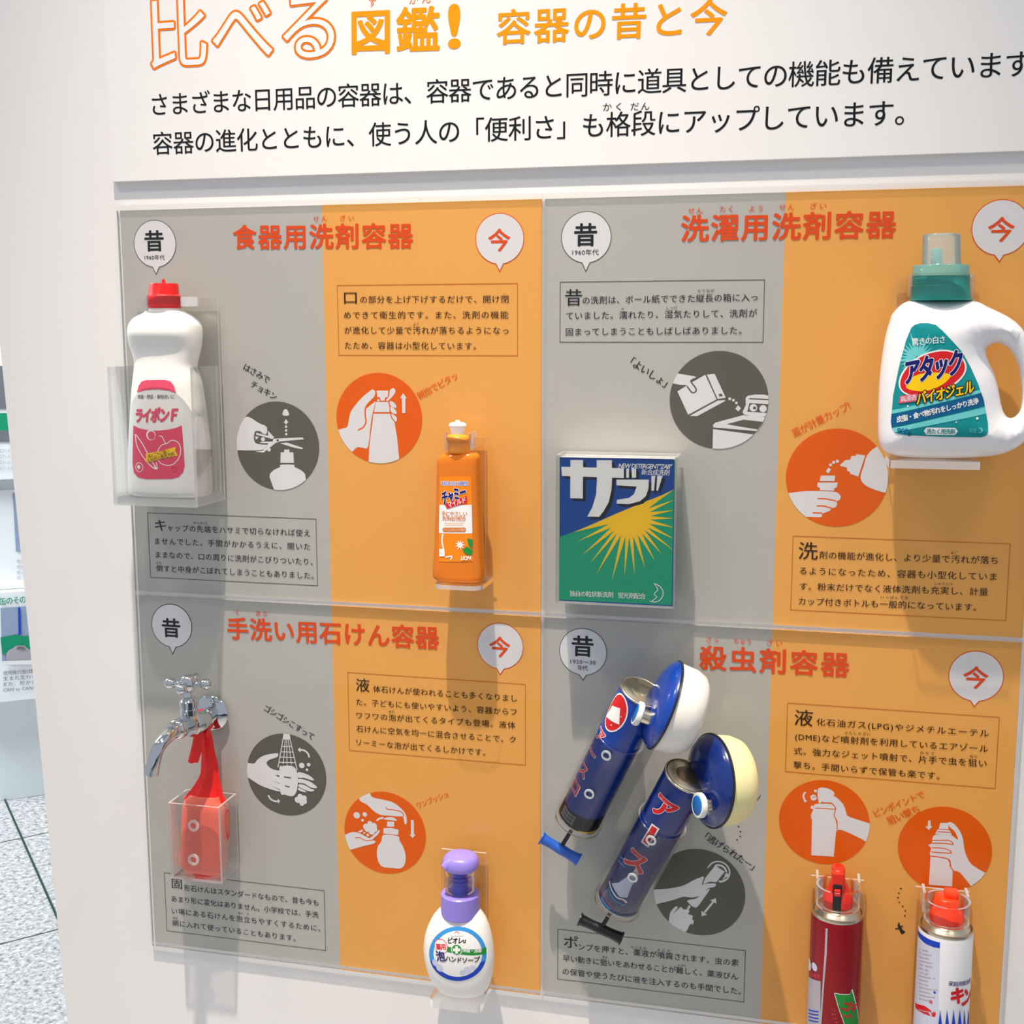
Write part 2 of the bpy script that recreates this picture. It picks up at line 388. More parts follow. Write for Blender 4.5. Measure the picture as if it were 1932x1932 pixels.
# ================================================================ four display panels
EM = .0099
H, GX, GZ = .495369, .0044, .0059
def panel(ix, iz, label):
    x0 = ix * (BS + GX); z1 = ZT - iz * (H + GZ); p = thing('display_panel', (x0 + BS / 2, 0, z1 - H / 2), label, 'panel', 'four grey and orange display panels')
    G().box((x0, .0002, z1 - H), (x0 + BS / 2, .0019, z1)).build('grey_field', INK['G'], p, label='pale grey left half')
    G().box((x0 + BS / 2, .0002, z1 - H), (x0 + BS, .0019, z1)).build('orange_field', INK['O'], p, label='light orange right half')
    g = G(); m = GX / 2 - .0003
    up = .006 if iz == 0 else GZ / 2 - .0003; dn = GZ / 2 - .0003
    a = (x0 - m, -.0052, z1 - H - dn); b = (x0 + BS + m, -.0008, z1 + up); g.box(a, b)
    o = g.build('acrylic_cover', [M_cov, M_edge, M_edge_hl], p, label='clear acrylic cover sheet')
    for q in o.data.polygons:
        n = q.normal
        q.material_index = 0 if abs(n.y) > .5 else (2 if (n.z > .5 or (abs(n.x) > .5 and 0 < q.center.x + x0 + BS / 2 < .56 and ix + (n.x > 0) == 1)) else 1)  # upward and middle-joint edges get the painted highlight, other edges the darker tone
    return p
def bubble(p, cx, cy, tx, ty, ch, c1, c2, sub=None, cpos=None, csz=.026):
    I = Ink(0.0); c = I.P(cx, cy); t = I.P(tx, ty); R = .0298
    I.P = lambda x, y, _c=c: _c
    a0 = -math.pi / 2
    def shape(R, tip, half):
        P = []
        for i in range(61):
            a = a0 + half + (2 * math.pi - 2 * half) * i / 60; P.append(c + Vector((R * math.cos(a), R * math.sin(a))))
        P.append(Vector((t.x, t.y + tip))); return P
    I.tri(shape(R, 0, .17), c1, 1); I.tri(shape(R - .0009, .0022, .15), 'W', 2)
    o = I.build('speech_bubble', p)
    J = Ink(0.0); q = J.P(*(cpos or (cx, cy))); J.text(ch, (q.x - csz / 2, q.y), (q.x + csz / 2, q.y), csz * 1.06, c2, bold=.02, lay=4, metric=True)
    if sub:
        for s_, A, B, em in sub: J.text(s_, A, B, em, 'K', lay=4, bold=.006)
    J.build('lettering', o)
def words(p, crop, corners, big, bigpos, bigsz, lines, rubies, dark, line, fw=.00042):
    I = Ink(0.0, crop); I.frame(corners, fw, line, 1); o = I.build('text_frame', p)
    I = Ink(0.0, crop); q = I.P(*bigpos); s = bigsz / crop[2] / 1450
    I.text(big, (q.x - s / 2, q.y), (q.x + s / 2, q.y), s * 1.04, dark, bold=.006, lay=3, metric=True)
    for t, A, B in lines: I.text(t, A, B, EM, dark, bold=.004, lay=3)
    for t, A, B in rubies: I.text(t, A, B, .0042, dark, lay=3)
    I.build('caption_text', p)
def title(p, t, A, B, rub, em=.0315):
    I = Ink(0.0); I.text(t, A, B, em, 'R', bold=.024, lay=3)
    for s_, a, b in rub: I.text(s_, a, b, .0078, 'R', lay=3)
    I.build('heading', p)
def cap(p, crop, items, col):
    I = Ink(0.0, crop)
    for t, A, B, em in items: I.text(t, A, B, em, col, bold=.007, lay=3)
    I.build('caption', p)

P1 = panel(0, 0, 'upper left panel about dish soap containers, grey and orange halves under clear acrylic')
P2 = panel(1, 0, 'upper right panel about laundry detergent containers, grey and orange halves under acrylic')
P3 = panel(0, 1, 'lower left panel about hand soap containers, grey and orange halves under acrylic')
P4 = panel(1, 1, 'lower right panel about insecticide containers, grey and orange halves under acrylic')
title(P1, '食器用洗剤容器', (440.7, 447.6), (778.5, 444.5), [('せん', (591, 412.5), (617.5, 411.5)), ('ざい', (642, 411.5), (668, 411))])
title(P2, '洗濯用洗剤容器', (1286, 431.4), (1690, 422.9), [('せん', (1298, 397.6), (1326, 397)), ('たく', (1358, 394.5), (1382.5, 394)), ('よう', (1413, 393.5), (1439, 393)), ('せん', (1470, 391), (1499, 390)), ('ざい', (1529, 389), (1559, 388))])
title(P3, '手洗い用石けん容器', (429.7, 1184.9), (827.5, 1203.8), [('て', (442, 1155.3), (452, 1155.3)), ('あら', (483, 1157), (504, 1158))])
title(P4, '殺虫剤容器', (1320.5, 1240), (1601.5, 1254.8), [('さっ', (1333, 1206.5), (1355, 1207.5)), ('ちゅう', (1384.5, 1209.5), (1417, 1211)), ('ざい', (1447, 1213), (1476, 1213.5))])
bubble(P1, 292.4, 460, 294.8, 519, '昔', 'D', 'K', [('1960年代', (273, 485.7), (311, 485.7), .0070)], (291, 454.5))
bubble(P1, 942.8, 450.6, 942.9, 513.6, '今', 'R', 'R', None, (942, 453))
bubble(P2, 1106, 447.8, 1105.2, 513.6, '昔', 'D', 'K', [('1960年代', (1080, 476.2), (1129.5, 475.8), .0075)], (1105, 443))
bubble(P2, 1888, 429.5, 1885.3, 496.1, '今', 'R', 'R', None, (1889, 433))
bubble(P3, 324.1, 1180.5, 326.1, 1235.7, '昔', 'K', 'K', None, (323.1, 1184.5))
bubble(P3, 943.9, 1219, 943.9, 1274.4, '今', 'R', 'R', None, (943, 1220.5))
bubble(P4, 1100, 1229.8, 1099.9, 1284.7, '昔', 'D', 'K', [('1920〜30', (1076.5, 1247.5), (1123.5, 1250), .0072), ('年代', (1090, 1259.4), (1109, 1260.6), .0085)], (1099.4, 1219))
bubble(P4, 1841.5, 1275.8, 1838, 1335.3, '今', 'R', 'R', None, (1840.7, 1278.3))
c = (180, 660, 4.2)
words(P1, c, [(413, 1293), (1748, 1340), (1760, 1867), (437, 1805)], 'キ', (517, 1390), 100,
      [('ャップの先端をハサミで切らなければ使え', (574, 1410), (1702, 1453)), ('ませんでした。手間がかかるうえに、開いた', (472, 1515), (1702, 1560)),
       ('ままなので、口の周りに洗剤がこびりついたり、', (478, 1622), (1722, 1680)), ('倒すと中身がこぼれてしまうこともありました。', (482, 1730), (1730, 1790))],
      [('せんたん', (775, 1370), (887, 1372)), ('たお', (483, 1687), (527, 1689))], 'K', 'D')
c = (600, 360, 4.2)
words(P1, c, [(150, 745), (1582, 738), (1580, 1308), (167, 1302)], '口', (257, 846), 100,
      [('の部分を上げ下げするだけで、開け閉', (335, 862), (1510, 858)), ('めできて衛生的です。また、洗剤の機能', (207, 985), (1508, 982)),
       ('が進化して少量で汚れが落ちるようになっ', (210, 1105), (1510, 1107)), ('たため、容器は小型化しています。', (213, 1225), (1252, 1230))],
      [('し', (1470, 812), (1484, 812)), ('よご', (755, 1055), (803, 1055))], 'B', 'L')
c = (1020, 360, 4.2)
words(P2, c, [(155, 733), (1777, 695), (1760, 1192), (153, 1207)], '昔', (262, 845), 122,
      [('の洗剤は、ボール紙でできた縦長の箱に入っ', (333, 868), (1720, 842)), ('ていました。濡れたり、湿気たりして、洗剤が', (203, 990), (1715, 968)),
       ('固まってしまうこともしばしばありました。', (200, 1118), (1592, 1105))],
      [('たてなが', (1245, 794), (1377, 791)), ('ぬ', (641, 935), (660, 935)), ('しっけ', (998, 928), (1085, 926))], 'K', 'D')
c = (1440, 780, 3.927)
words(P2, c, [(222, 910), (1830, 965), (1797, 1530), (203, 1460)], '洗', (333, 1018), 122,
      [('剤の機能が進化し、より少量で汚れが落ち', (415, 1048), (1738, 1090)), ('るようになったため、容器も小型化していま', (270, 1165), (1730, 1210)),
       ('す。粉末だけでなく液体洗剤も充実し、計量', (270, 1280), (1665, 1322)), ('カップ付きボトルも一般的になっています。', (262, 1390), (1578, 1437))],
      [('よご', (1390, 1030), (1440, 1031)), ('じゅうじつ', (1270, 1260), (1402, 1264)), ('いっぱんてき', (870, 1360), (1072, 1366))], 'B', 'L')
c = (240, 1460, 4.39)
words(P3, c, [(308, 818), (1632, 968), (1643, 1462), (328, 1300)], '固', (412, 908), 98,
      [('形石けんはスタンダードなもので、昔も今も', (472, 942), (1585, 1068)), ('あまり形に変化はありません。小学校では、手洗', (368, 1032), (1585, 1168)),
       ('い場にある石けんを泡立ちやすくするために、', (370, 1133), (1600, 1280)), ('網に入れて使っていることもあります。', (375, 1232), (1395, 1362))],
      [('あわ', (920, 1153), (962, 1157)), ('だ', (992, 1160), (1010, 1162)), ('あみ', (378, 1190), (418, 1194))], 'K', 'D')
c = (620, 1140, 4.39)
words(P3, c, [(160, 568), (1632, 660), (1628, 1328), (172, 1215)], '液', (283, 670), 116,
      [('体石けんが使われることも多くなりまし', (370, 700), (1560, 780)), ('た。子どもにも使いやすいよう、容器からフ', (230, 808), (1557, 893)),
       ('ワフワの泡が出てくるタイプも登場。液体', (230, 920), (1547, 1003)), ('石けんに空気を均一に混合させることで、ク', (230, 1030), (1550, 1122)), ('リーミーな泡が出てくるしかけです。', (232, 1142), (1298, 1228))],
      [('あわ', (500, 887), (546, 890))], 'B', 'L')
c = (1000, 1460, 4.025)
words(P4, c, [(213, 1185), (1638, 1338), (1622, 1730), (208, 1560)], 'ポ', (310, 1278), 104,
      [('ンプを押すと、薬液が噴霧されます。虫の素', (370, 1312), (1585, 1437)), ('早い動きに狙いをあわせることが難しく、薬液びん', (250, 1398), (1580, 1540)),
       ('の保管や使うたびに液を注入するのも手間でした。', (248, 1498), (1602, 1652))],
      [('やくえき', (765, 1316), (880, 1326)), ('ふんむ', (965, 1334), (1070, 1344)), ('ねら', (548, 1390), (590, 1393)), ('むずか', (1125, 1452), (1187, 1458))], 'K', 'D')
c = (1420, 1180, 3.715)
words(P4, c, [(245, 545), (1730, 642), (1698, 1145), (230, 1022)], '液', (358, 648), 112,
      [('化石油ガス(LPG)やジメチルエーテル', (448, 675), (1655, 757)), ('(DME)など噴射剤を利用しているエアゾール', (298, 778), (1650, 865)),
       ('式。強力なジェット噴射で、片手で虫を狙い', (290, 878), (1640, 968)), ('撃ち。手間いらずで保管も楽です。', (287, 975), (1310, 1055))],
      [('ふんしゃざい', (643, 749), (825, 762)), ('かたて', (1175, 891), (1272, 899)), ('ねら', (1522, 915), (1572, 919))], 'B', 'L')
# ================================================================ round pictures
def picture(p, px, py, R, bgc, crop, shapes, label, cut=None):
    I = Ink(0.0); c = I.P(px, py); circ = [c + Vector((R * math.cos(2 * math.pi * i / 72), R * math.sin(2 * math.pi * i / 72))) for i in range(72)]
    if cut is not None: circ = [q if q.y > cut else Vector((q.x, cut)) for q in circ]
    I.tri(circ, bgc, 1); o = I.build('picture_disc', p, label=label)
    J = Ink(0.0, crop); J.clip = circ; lay = 2
    for i, s in enumerate(shapes):
        k = s[0]; lay = 2 + i * .12; col = {'W': 'W', 'D': bgc}[k[-1]]
        if k[0] == 'p': J.poly(s[1], col, lay, 0)
        elif k[0] == 'h': J.poly(s[1], col, lay, 3)
        elif k[0] == 'c': J.circle(s[1], s[2], s[3], col, lay, n=20)
        elif k[0] == 's': J.stroke(s[1], s[2], col, lay)
    J.build('drawing', o)
sq = lambda x, y, r: ('pW', [(x - r, y - r), (x + r, y - r), (x + r, y + r), (x - r, y + r)])
picture(P1, 523.8, 841.4, .0565, 'D', (430, 670, 7.155), [
    ('hW', [(40, 1280), (40, 900), (200, 850), (285, 835), (420, 918), (522, 966), (522, 1065), (470, 1058), (440, 1030), (378, 1025), (358, 1060), (352, 1130), (372, 1185), (440, 1205), (532, 1210), (525, 1230), (480, 1272), (430, 1282), (280, 1287), (150, 1283)]),
    ('pW', [(540, 1018), (580, 1060), (628, 1112), (600, 1132), (380, 1072), (385, 1048), (545, 1090)]),
    ('pW', [(615, 1128), (1008, 1110), (1028, 1136), (700, 1166), (645, 1187), (570, 1245), (482, 1316), (362, 1300), (470, 1290), (530, 1228), (545, 1190), (430, 1186), (450, 1170), (605, 1166)]),
    ('pW', [(702, 1190), (800, 1180), (1018, 1254), (1000, 1270), (890, 1248)]), ('pW', [(368, 1095), (418, 1105), (380, 1142)]), ('cW', 475, 1135, 26), ('cW', 556, 1275, 24), ('cD', 673, 1150, 15),
    ('hW', [(743, 812), (745, 765), (765, 733), (797, 733), (820, 770), (822, 815)]), ('pW', [(755, 915), (785, 862), (820, 912), (800, 914), (800, 932), (775, 932), (775, 914)]), sq(787, 965, 15), sq(788, 1016, 15), sq(790, 1066, 15),
    ('pW', [(762, 1275), (832, 1275), (832, 1310), (885, 1312), (895, 1455), (710, 1455), (715, 1312), (762, 1310)]),
    ('hW', [(712, 1480), (895, 1480), (900, 1508), (975, 1545), (1040, 1600), (1052, 1665), (1100, 1900), (700, 1960), (620, 1800), (590, 1720), (565, 1640), (580, 1590), (640, 1540), (708, 1510)])], 'dark grey round picture of scissors cutting a bottle cap')
cap(P1, (430, 670, 7.155), [('はさみで', (222, 150), (560, 342), .0112), ('チョキン', (320, 378), (656, 572), .0112)], 'K')
picture(P1, 715, 789.3, .0562, 'X', (620, 690, 7.43), [
    ('hW', [(60, 940), (240, 870), (270, 830), (288, 740), (310, 650), (370, 560), (460, 455), (595, 342), (635, 340), (655, 372), (640, 430), (560, 520), (525, 600), (640, 512), (656, 520), (600, 750), (555, 1130), (480, 1150), (400, 1145), (310, 1225), (150, 1330), (40, 1200)]),
    ('sD', [(640, 450), (550, 540), (515, 610), (515, 700), (525, 780), (490, 860), (410, 905)], 20),
    ('pW', [(675, 348), (836, 348), (832, 442), (795, 442), (785, 490), (730, 490), (722, 442), (685, 442)]), ('pW', [(690, 470), (708, 468), (715, 497), (678, 500)]),
    ('hW', [(858, 350), (905, 312), (938, 345), (920, 400), (850, 480), (828, 495), (805, 480), (850, 430)]),
    ('pW', [(665, 508), (835, 508), (850, 560), (858, 650), (637, 650)]), ('pW', [(630, 674), (862, 674), (882, 740), (925, 790), (960, 1000), (990, 1300), (980, 1420), (560, 1420), (570, 1150)]),
    ('hW', [(858, 498), (900, 505), (945, 550), (945, 592), (870, 562)]), ('hW', [(865, 582), (900, 582), (947, 632), (950, 677), (885, 655)]), ('hW', [(880, 678), (910, 682), (957, 730), (948, 785), (900, 740)]),
    ('pW', [(1003, 456), (1048, 385), (1097, 456), (1078, 456), (1078, 662), (1033, 662), (1030, 456)])], 'orange round picture of a hand opening a squeeze bottle')
cap(P1, (620, 690, 7.43), [('親指でピタッ', (1252, 432), (1800, 128), .0122)], 'X')
picture(P2, 1355.8, 754.9, .0566, 'D', (1170, 650, 6.662), [
    ('pW', [(720, 590), (860, 500), (1070, 380), (1212, 690), (855, 882)]), ('sD', [(840, 520), (890, 592), (922, 606), (955, 585), (945, 540), (890, 462), (950, 425)], 18),
    ('hW', [(600, 340), (735, 366), (850, 385), (955, 408), (900, 435), (880, 468), (915, 515), (943, 560), (940, 592), (915, 596), (880, 560), (835, 512), (760, 508), (660, 487), (560, 470)]),
    ('pW', [(1090, 378), (1188, 368), (1328, 668), (1226, 685)]), ('pW', [(875, 897), (1225, 705), (1325, 697), (1310, 716), (970, 900)]), ('pD', [(1237, 622), (1275, 616), (1290, 650), (1250, 655)]),
    sq(1378, 682, 16), sq(1424, 700, 15), sq(1462, 734, 15), ('pW', [(1480, 762), (1520, 800), (1485, 842), (1448, 808)]),
    ('hW', [(1605, 643), (1900, 655), (1900, 890), (1558, 880), (1580, 760)]), ('pD', [(1625, 735), (1900, 752), (1900, 862), (1598, 845)]), ('cW', 1675, 795, 48), ('cW', 1797, 806, 46), ('cD', 1690, 797, 20), ('cD', 1812, 808, 19),
    ('sD', [(1622, 680), (1900, 695)], 16), ('pW', [(1168, 1010), (1195, 982), (1545, 888), (1900, 920), (1850, 1100), (1170, 1042)]), ('pD', [(1335, 1002), (1550, 944), (1800, 972), (1730, 1068)]),
    ('pW', [(1168, 1062), (1760, 1142), (1640, 1400), (1160, 1400)])], 'dark grey round picture of powder poured into a washing machine')
cap(P2, (1170, 650, 6.662), [('「よいしょ」', (140, 205), (588, 495), .0125)], 'K')
picture(P2, 1578.2, 901.6, .0565, 'X', (1470, 760, 8.05), [
    ('hW', [(40, 1400), (300, 1350), (500, 1340), (820, 1348), (905, 1380), (935, 1430), (910, 1480), (870, 1495), (880, 1540), (850, 1588), (790, 1602), (770, 1640), (660, 1682), (650, 1712), (620, 1740), (380, 1735), (200, 1800), (40, 1500)]),
    ('sD', [(580, 1455), (700, 1457), (865, 1490)], 20), ('sD', [(570, 1565), (680, 1567), (795, 1600)], 20), ('sD', [(508, 1668), (655, 1675)], 20),
    ('pW', [(635, 1105), (852, 1105), (840, 1190), (618, 1190)]), ('pW', [(585, 1210), (890, 1210), (875, 1285), (840, 1295), (835, 1335), (620, 1328), (620, 1292), (578, 1275)]),
    sq(885, 886, 22), sq(828, 904, 21), sq(780, 942, 20), ('pW', [(745, 985), (790, 1010), (750, 1072), (710, 1045)]),
    ('pW', [(925, 945), (1000, 875), (1035, 862), (1075, 866), (1100, 805), (1160, 806), (1172, 778), (1307, 800), (1202, 1122), (1075, 1075), (1075, 1050), (1030, 1032), (1030, 985), (928, 957)]),
    ('hW', [(1335, 800), (1475, 668), (1800, 500), (1900, 1450), (1620, 1370), (1450, 1320), (1300, 1245), (1235, 1135), (1285, 960)])], 'orange round picture of liquid poured into a measuring cap')
cap(P2, (1470, 760, 8.05), [('蓋が計量カップ!', (205, 470), (1068, 32), .0128)], 'X')
picture(P3, 540.4, 1461.6, .0565, 'D', (450, 1310, 8.05), [
    ('pW', [(688, 560), (772, 560), (792, 685), (672, 685)]), ('sW', [(685, 640), (600, 1110)], 13), ('sW', [(775, 640), (830, 880), (892, 1150)], 13), ('sW', [(712, 680), (682, 1060)], 11), ('sW', [(735, 680), (738, 1075)], 11), ('sW', [(758, 680), (806, 1065)], 11),
    ('sW', [(660, 790), (816, 790)], 13), ('sW', [(645, 870), (838, 876)], 13), ('sW', [(632, 950), (855, 958)], 13), ('sW', [(618, 1030), (868, 1036)], 13),
    ('hW', [(622, 1125), (665, 1088), (760, 1080), (842, 1098), (886, 1165), (904, 1290), (890, 1450), (850, 1530), (790, 1546), (700, 1520), (640, 1490)]),
    ('sD', [(560, 1140), (720, 1155), (815, 1190), (840, 1235), (815, 1268), (750, 1262), (600, 1235), (820, 1325), (866, 1370), (835, 1410), (750, 1400), (700, 1385), (780, 1440), (778, 1485), (700, 1482), (640, 1468)], 20),
    ('hW', [(60, 1040), (230, 1050), (290, 990), (370, 935), (480, 905), (592, 893), (606, 920), (580, 955), (480, 990), (430, 1030), (442, 1072), (500, 1125), (600, 1155), (720, 1166), (800, 1196), (826, 1230), (810, 1254), (750, 1248), (560, 1225), (700, 1290), (815, 1330), (850, 1370), (825, 1396), (740, 1388), (520, 1308), (690, 1385), (766, 1440), (765, 1470), (700, 1468), (498, 1388), (650, 1465), (560, 1462), (350, 1388), (240, 1322), (130, 1255), (60, 1250)]),
    ('hW', [(905, 1182), (980, 1192), (1080, 1232), (1147, 1290), (1120, 1306), (1000, 1268), (908, 1262)]), ('hW', [(914, 1282), (1080, 1318), (1192, 1402), (1170, 1426), (1090, 1408), (1000, 1352), (916, 1342)]), ('hW', [(918, 1366), (1000, 1374), (1100, 1430), (1155, 1448), (1120, 1474), (1040, 1460), (918, 1402)]), ('hW', [(916, 1418), (1028, 1470), (1008, 1484), (915, 1455)]),
    ('sW', [(935, 840), (1000, 850), (1055, 895), (1078, 955)], 26), ('pW', [(900, 842), (938, 800), (948, 882)]), ('sW', [(455, 1530), (490, 1588), (550, 1620), (600, 1622)], 26), ('pW', [(636, 1618), (598, 1585), (606, 1662)]),
    ('cW', 963, 1078, 42), ('cW', 1068, 1065, 28), ('cW', 1043, 1143, 20), ('cW', 902, 1600, 46), ('cW', 940, 1550, 40), ('cW', 1000, 1572, 40), ('cW', 1004, 1625, 40), ('cW', 965, 1658, 34), ('cW', 948, 1604, 52)], 'dark grey round picture of hands rubbing soap in a net')
cap(P3, (450, 1310, 8.05), [('ゴシゴシこすって', (402, 195), (1143, 655), .0118)], 'K')
picture(P3, 726, 1571.3, .0562, 'X', (640, 1480, 8.78), [
    ('hW', [(330, 240), (480, 60), (515, 160), (565, 215), (700, 245), (870, 288), (960, 340), (1060, 430), (1105, 510), (1122, 600), (1108, 658), (1080, 640), (1056, 535), (960, 530), (850, 516), (700, 506), (580, 445), (470, 340)]),
    ('sD', [(770, 375), (800, 410), (900, 420), (1000, 440), (1055, 475), (1068, 535)], 15), ('hW', [(615, 590), (660, 550), (735, 540), (722, 570), (680, 575), (632, 605)]), ('hW', [(745, 575), (790, 545), (880, 540), (930, 565), (947, 602)]),
    ('pW', [(795, 612), (912, 617), (910, 700), (790, 694)]), ('pW', [(738, 722), (870, 718), (985, 750), (977, 836), (732, 815)]),
    ('hW', [(735, 835), (976, 856), (1000, 930), (1060, 1030), (1100, 1170), (1090, 1310), (1020, 1390), (870, 1380), (720, 1365), (650, 1280), (625, 1150), (640, 1030), (700, 940)]),
    ('pW', [(1190, 590), (1238, 595), (1240, 825), (1266, 830), (1215, 888), (1168, 830), (1190, 825)]), ('cW', 292, 510, 53), ('cW', 425, 495, 37), ('cW', 388, 592, 23),
    ('cW', 510, 643, 40), ('cW', 578, 685, 50), ('cW', 450, 700, 52), ('cW', 588, 742, 45), ('cW', 540, 780, 50), ('cW', 470, 735, 50), ('cW', 520, 705, 60),
    ('hW', [(20, 900), (170, 800), (260, 788), (350, 810), (460, 870), (520, 878), (620, 790), (665, 752), (672, 780), (630, 840), (560, 905), (602, 940), (570, 980), (400, 1020), (180, 1082), (20, 1100)]), ('sD', [(265, 885), (340, 880), (430, 925), (490, 930), (590, 915)], 13),
    ('pW', [(308, 780), (385, 742), (400, 768), (350, 796)]), ('pW', [(392, 790), (442, 788), (420, 822)]), ('pW', [(450, 828), (480, 803), (502, 850), (470, 862)])], 'orange round picture of a hand pushing a foam pump')
cap(P3, (640, 1480, 8.78), [('ワンプッシュ', (1288, 355), (1803, 150), .0112)], 'X')
picture(P4, 1318.8, 1683.5, .0562, 'D', (1220, 1540, 8.05), [
    ('cW', 1095, 842, 178), ('cD', 1095, 842, 156), ('cW', 1098, 846, 128), ('cD', 1098, 846, 96), ('pD', [(820, 900), (1000, 720), (1230, 860), (1060, 1060)]), ('cW', 1220, 895, 33), ('sW', [(1090, 985), (1150, 985), (1215, 950)], 24),
    ('hW', [(40, 1135), (350, 1095), (560, 1050), (700, 975), (820, 925), (872, 922), (840, 1035), (900, 1022), (1035, 1018), (1052, 1045), (1020, 1075), (930, 1095), (860, 1170), (780, 1215), (670, 1232), (560, 1220), (400, 1270), (160, 1330), (40, 1350)]),
    ('pW', [(1042, 745), (1186, 840), (1058, 1000), (960, 992), (858, 1030), (885, 942)]), ('hW', [(640, 1268), (760, 1242), (880, 1140), (962, 1102), (850, 1270), (745, 1388), (625, 1300)]), ('sW', [(657, 1355), (624, 1412)], 32),
    ('hW', [(440, 1368), (472, 1385), (400, 1485), (515, 1378), (560, 1412), (620, 1412), (652, 1440), (632, 1485), (700, 1508), (692, 1560), (718, 1592), (700, 1640), (660, 1640), (590, 1760), (450, 1800), (340, 1700), (350, 1500), (380, 1430)]),
    ('sW', [(880, 1460), (1010, 1300)], 30), ('pW', [(1052, 1242), (965, 1275), (1060, 1325)]), ('pW', [(832, 1435), (835, 1518), (920, 1492)])], 'dark grey round picture of hands working a pump sprayer')
cap(P4, (1220, 1540, 8.05), [('「逃げられたー」', (900, 292), (1635, 775), .0118)], 'K')
picture(P4, 1554.6, 1551.3, .0525, 'X', (1460, 1460, 4.6), [
    ('hW', [(385, 127), (480, 130), (525, 180), (420, 240), (390, 250)]), ('hW', [(425, 235), (470, 200), (520, 190), (600, 260), (630, 340), (660, 375), (900, 470), (880, 640), (770, 570), (600, 490), (550, 480), (545, 400), (522, 350), (535, 290), (500, 250), (440, 247)]),
    ('hW', [(332, 400), (350, 290), (365, 260), (500, 262), (530, 290), (528, 380), (540, 420), (540, 500)]), ('pW', [(332, 390), (530, 380), (541, 420), (540, 500), (520, 718), (325, 706)]), ('sD', [(358, 296), (528, 306)], 8), ('sD', [(500, 255), (536, 295), (524, 360), (548, 410), (548, 485)], 8),
    ('cW', 335, 290, 17), ('cW', 340, 350, 15), ('cW', 338, 385, 14), ('cW', 345, 205, 28), ('cW', 362, 148, 14), ('sD', [(330, 205), (375, 195)], 6), ('sW', [(275, 158), (256, 190), (272, 235)], 16), ('pW', [(258, 225), (292, 232), (268, 250)])], 'orange round picture of a hand pulling a trigger can')
picture(P4, 1782, 1602.5, .0522, 'X', (1460, 1460, 4.6), [
    ('pW', [(1445, 425), (1515, 425), (1515, 480), (1430, 478)]), ('pW', [(1420, 482), (1525, 488), (1545, 530), (1400, 522)]),
    ('hW', [(1515, 420), (1560, 430), (1610, 490), (1640, 560), (1660, 680), (1720, 790), (1880, 900), (1760, 1010), (1620, 860), (1550, 832), (1515, 740), (1362, 715), (1365, 645), (1340, 620), (1370, 600), (1380, 548), (1410, 528), (1530, 528), (1598, 572), (1570, 500), (1525, 460)]),
    ('pW', [(1360, 712), (1510, 740), (1552, 842), (1547, 977), (1345, 962)]), ('sD', [(1376, 578), (1520, 578), (1556, 612), (1500, 604), (1370, 600)], 9), ('sD', [(1368, 640), (1470, 645), (1530, 668), (1524, 688), (1365, 676)], 9), ('sD', [(1362, 712), (1515, 738), (1530, 800), (1556, 836)], 9), ('sD', [(1418, 500), (1532, 508)], 7),
    ('pW', [(1338, 405), (1360, 405), (1362, 455), (1377, 455), (1345, 487), (1313, 455), (1336, 455)])], 'orange round picture of a finger pressing a spray can', cut=at(1770, 1676).z)
cap(P4, (1460, 1460, 4.6), [('ピンポイントで', (872, 347), (1302, 172), .0125), ('狙い撃ち', (985, 412), (1258, 300), .0125)], 'X')
# little printed bugs and their dotted trails
I = Ink(0.0, (1000, 1160, 4.025))
for x, y in [(1570, 1572), (1584, 1608), (1598, 1645), (1596, 1682), (1572, 1708)]: I.circle(x, y, 6, 'K', 2, n=10)
I.build('dotted_trail', P4); I = Ink(0.0, (1000, 1160, 4.025))
I.poly([(1668, 1400), (1690, 1395), (1712, 1412), (1700, 1432), (1672, 1448)], 'K', 2, 3)
for s_ in ([(1690, 1400), (1695, 1375), (1725, 1362)], [(1708, 1412), (1735, 1395), (1750, 1368)], [(1675, 1445), (1662, 1460)], [(1700, 1425), (1706, 1445)], [(1690, 1400), (1680, 1385)]): I.stroke(s_, 5, 'K', 2)
I.build('printed_bug', P4)
I = Ink(0.0, (1420, 1600, 3.773))
for x, y in [(1055, 288), (1041, 320), (1034, 352), (1045, 386), (1068, 414), (1087, 446), (1083, 481)]: I.circle(x, y, 6, 'B', 2, n=10)
I.build('dotted_trail', P4); I = Ink(0.0, (1420, 1600, 3.773))
I.poly([(1030, 545), (1048, 548), (1060, 570), (1080, 600), (1062, 612), (1045, 585)], 'K', 2, 3)
for s_ in ([(1050, 560), (1070, 555)], [(1048, 570), (1015, 575)], [(1055, 580), (1085, 598)], [(1045, 550), (1040, 530)]): I.stroke(s_, 9, 'K', 2)
I.build('printed_bug', P4)
# ================================================================ helpers for the exhibits
def slab(g, xy, z0, z1, edge=1):
    o = len(g.v); n = len(xy); g.v += [Vector((x, y, z0)) for x, y in xy] + [Vector((x, y, z1)) for x, y in xy]
    g.f.append(tuple(range(o, o + n))[::-1]); g.m.append(0); g.f.append(tuple(range(o + n, o + 2 * n))); g.m.append(0)
    for i in range(n): j = (i + 1) % n; g.f.append((o + i, o + j, o + n + j, o + n + i)); g.m.append(edge)
    return g
ACR = [M_acr, M_acre]
def band(c, ri, ro, h):
    g = G(); g.k = 0; g.lathe([(ri, 0), (ri, h)], c, n=40, cap0=False, cap1=False); g.lathe([(ro, 0), (ro, h)], c, n=40, cap0=False, cap1=False)
    g.k = 1; g.lathe([(ri, 0), (ro, 0)], c, n=40, cap0=False, cap1=False); g.lathe([(ri, h), (ro, h)], c, n=40, cap0=False, cap1=False); return g
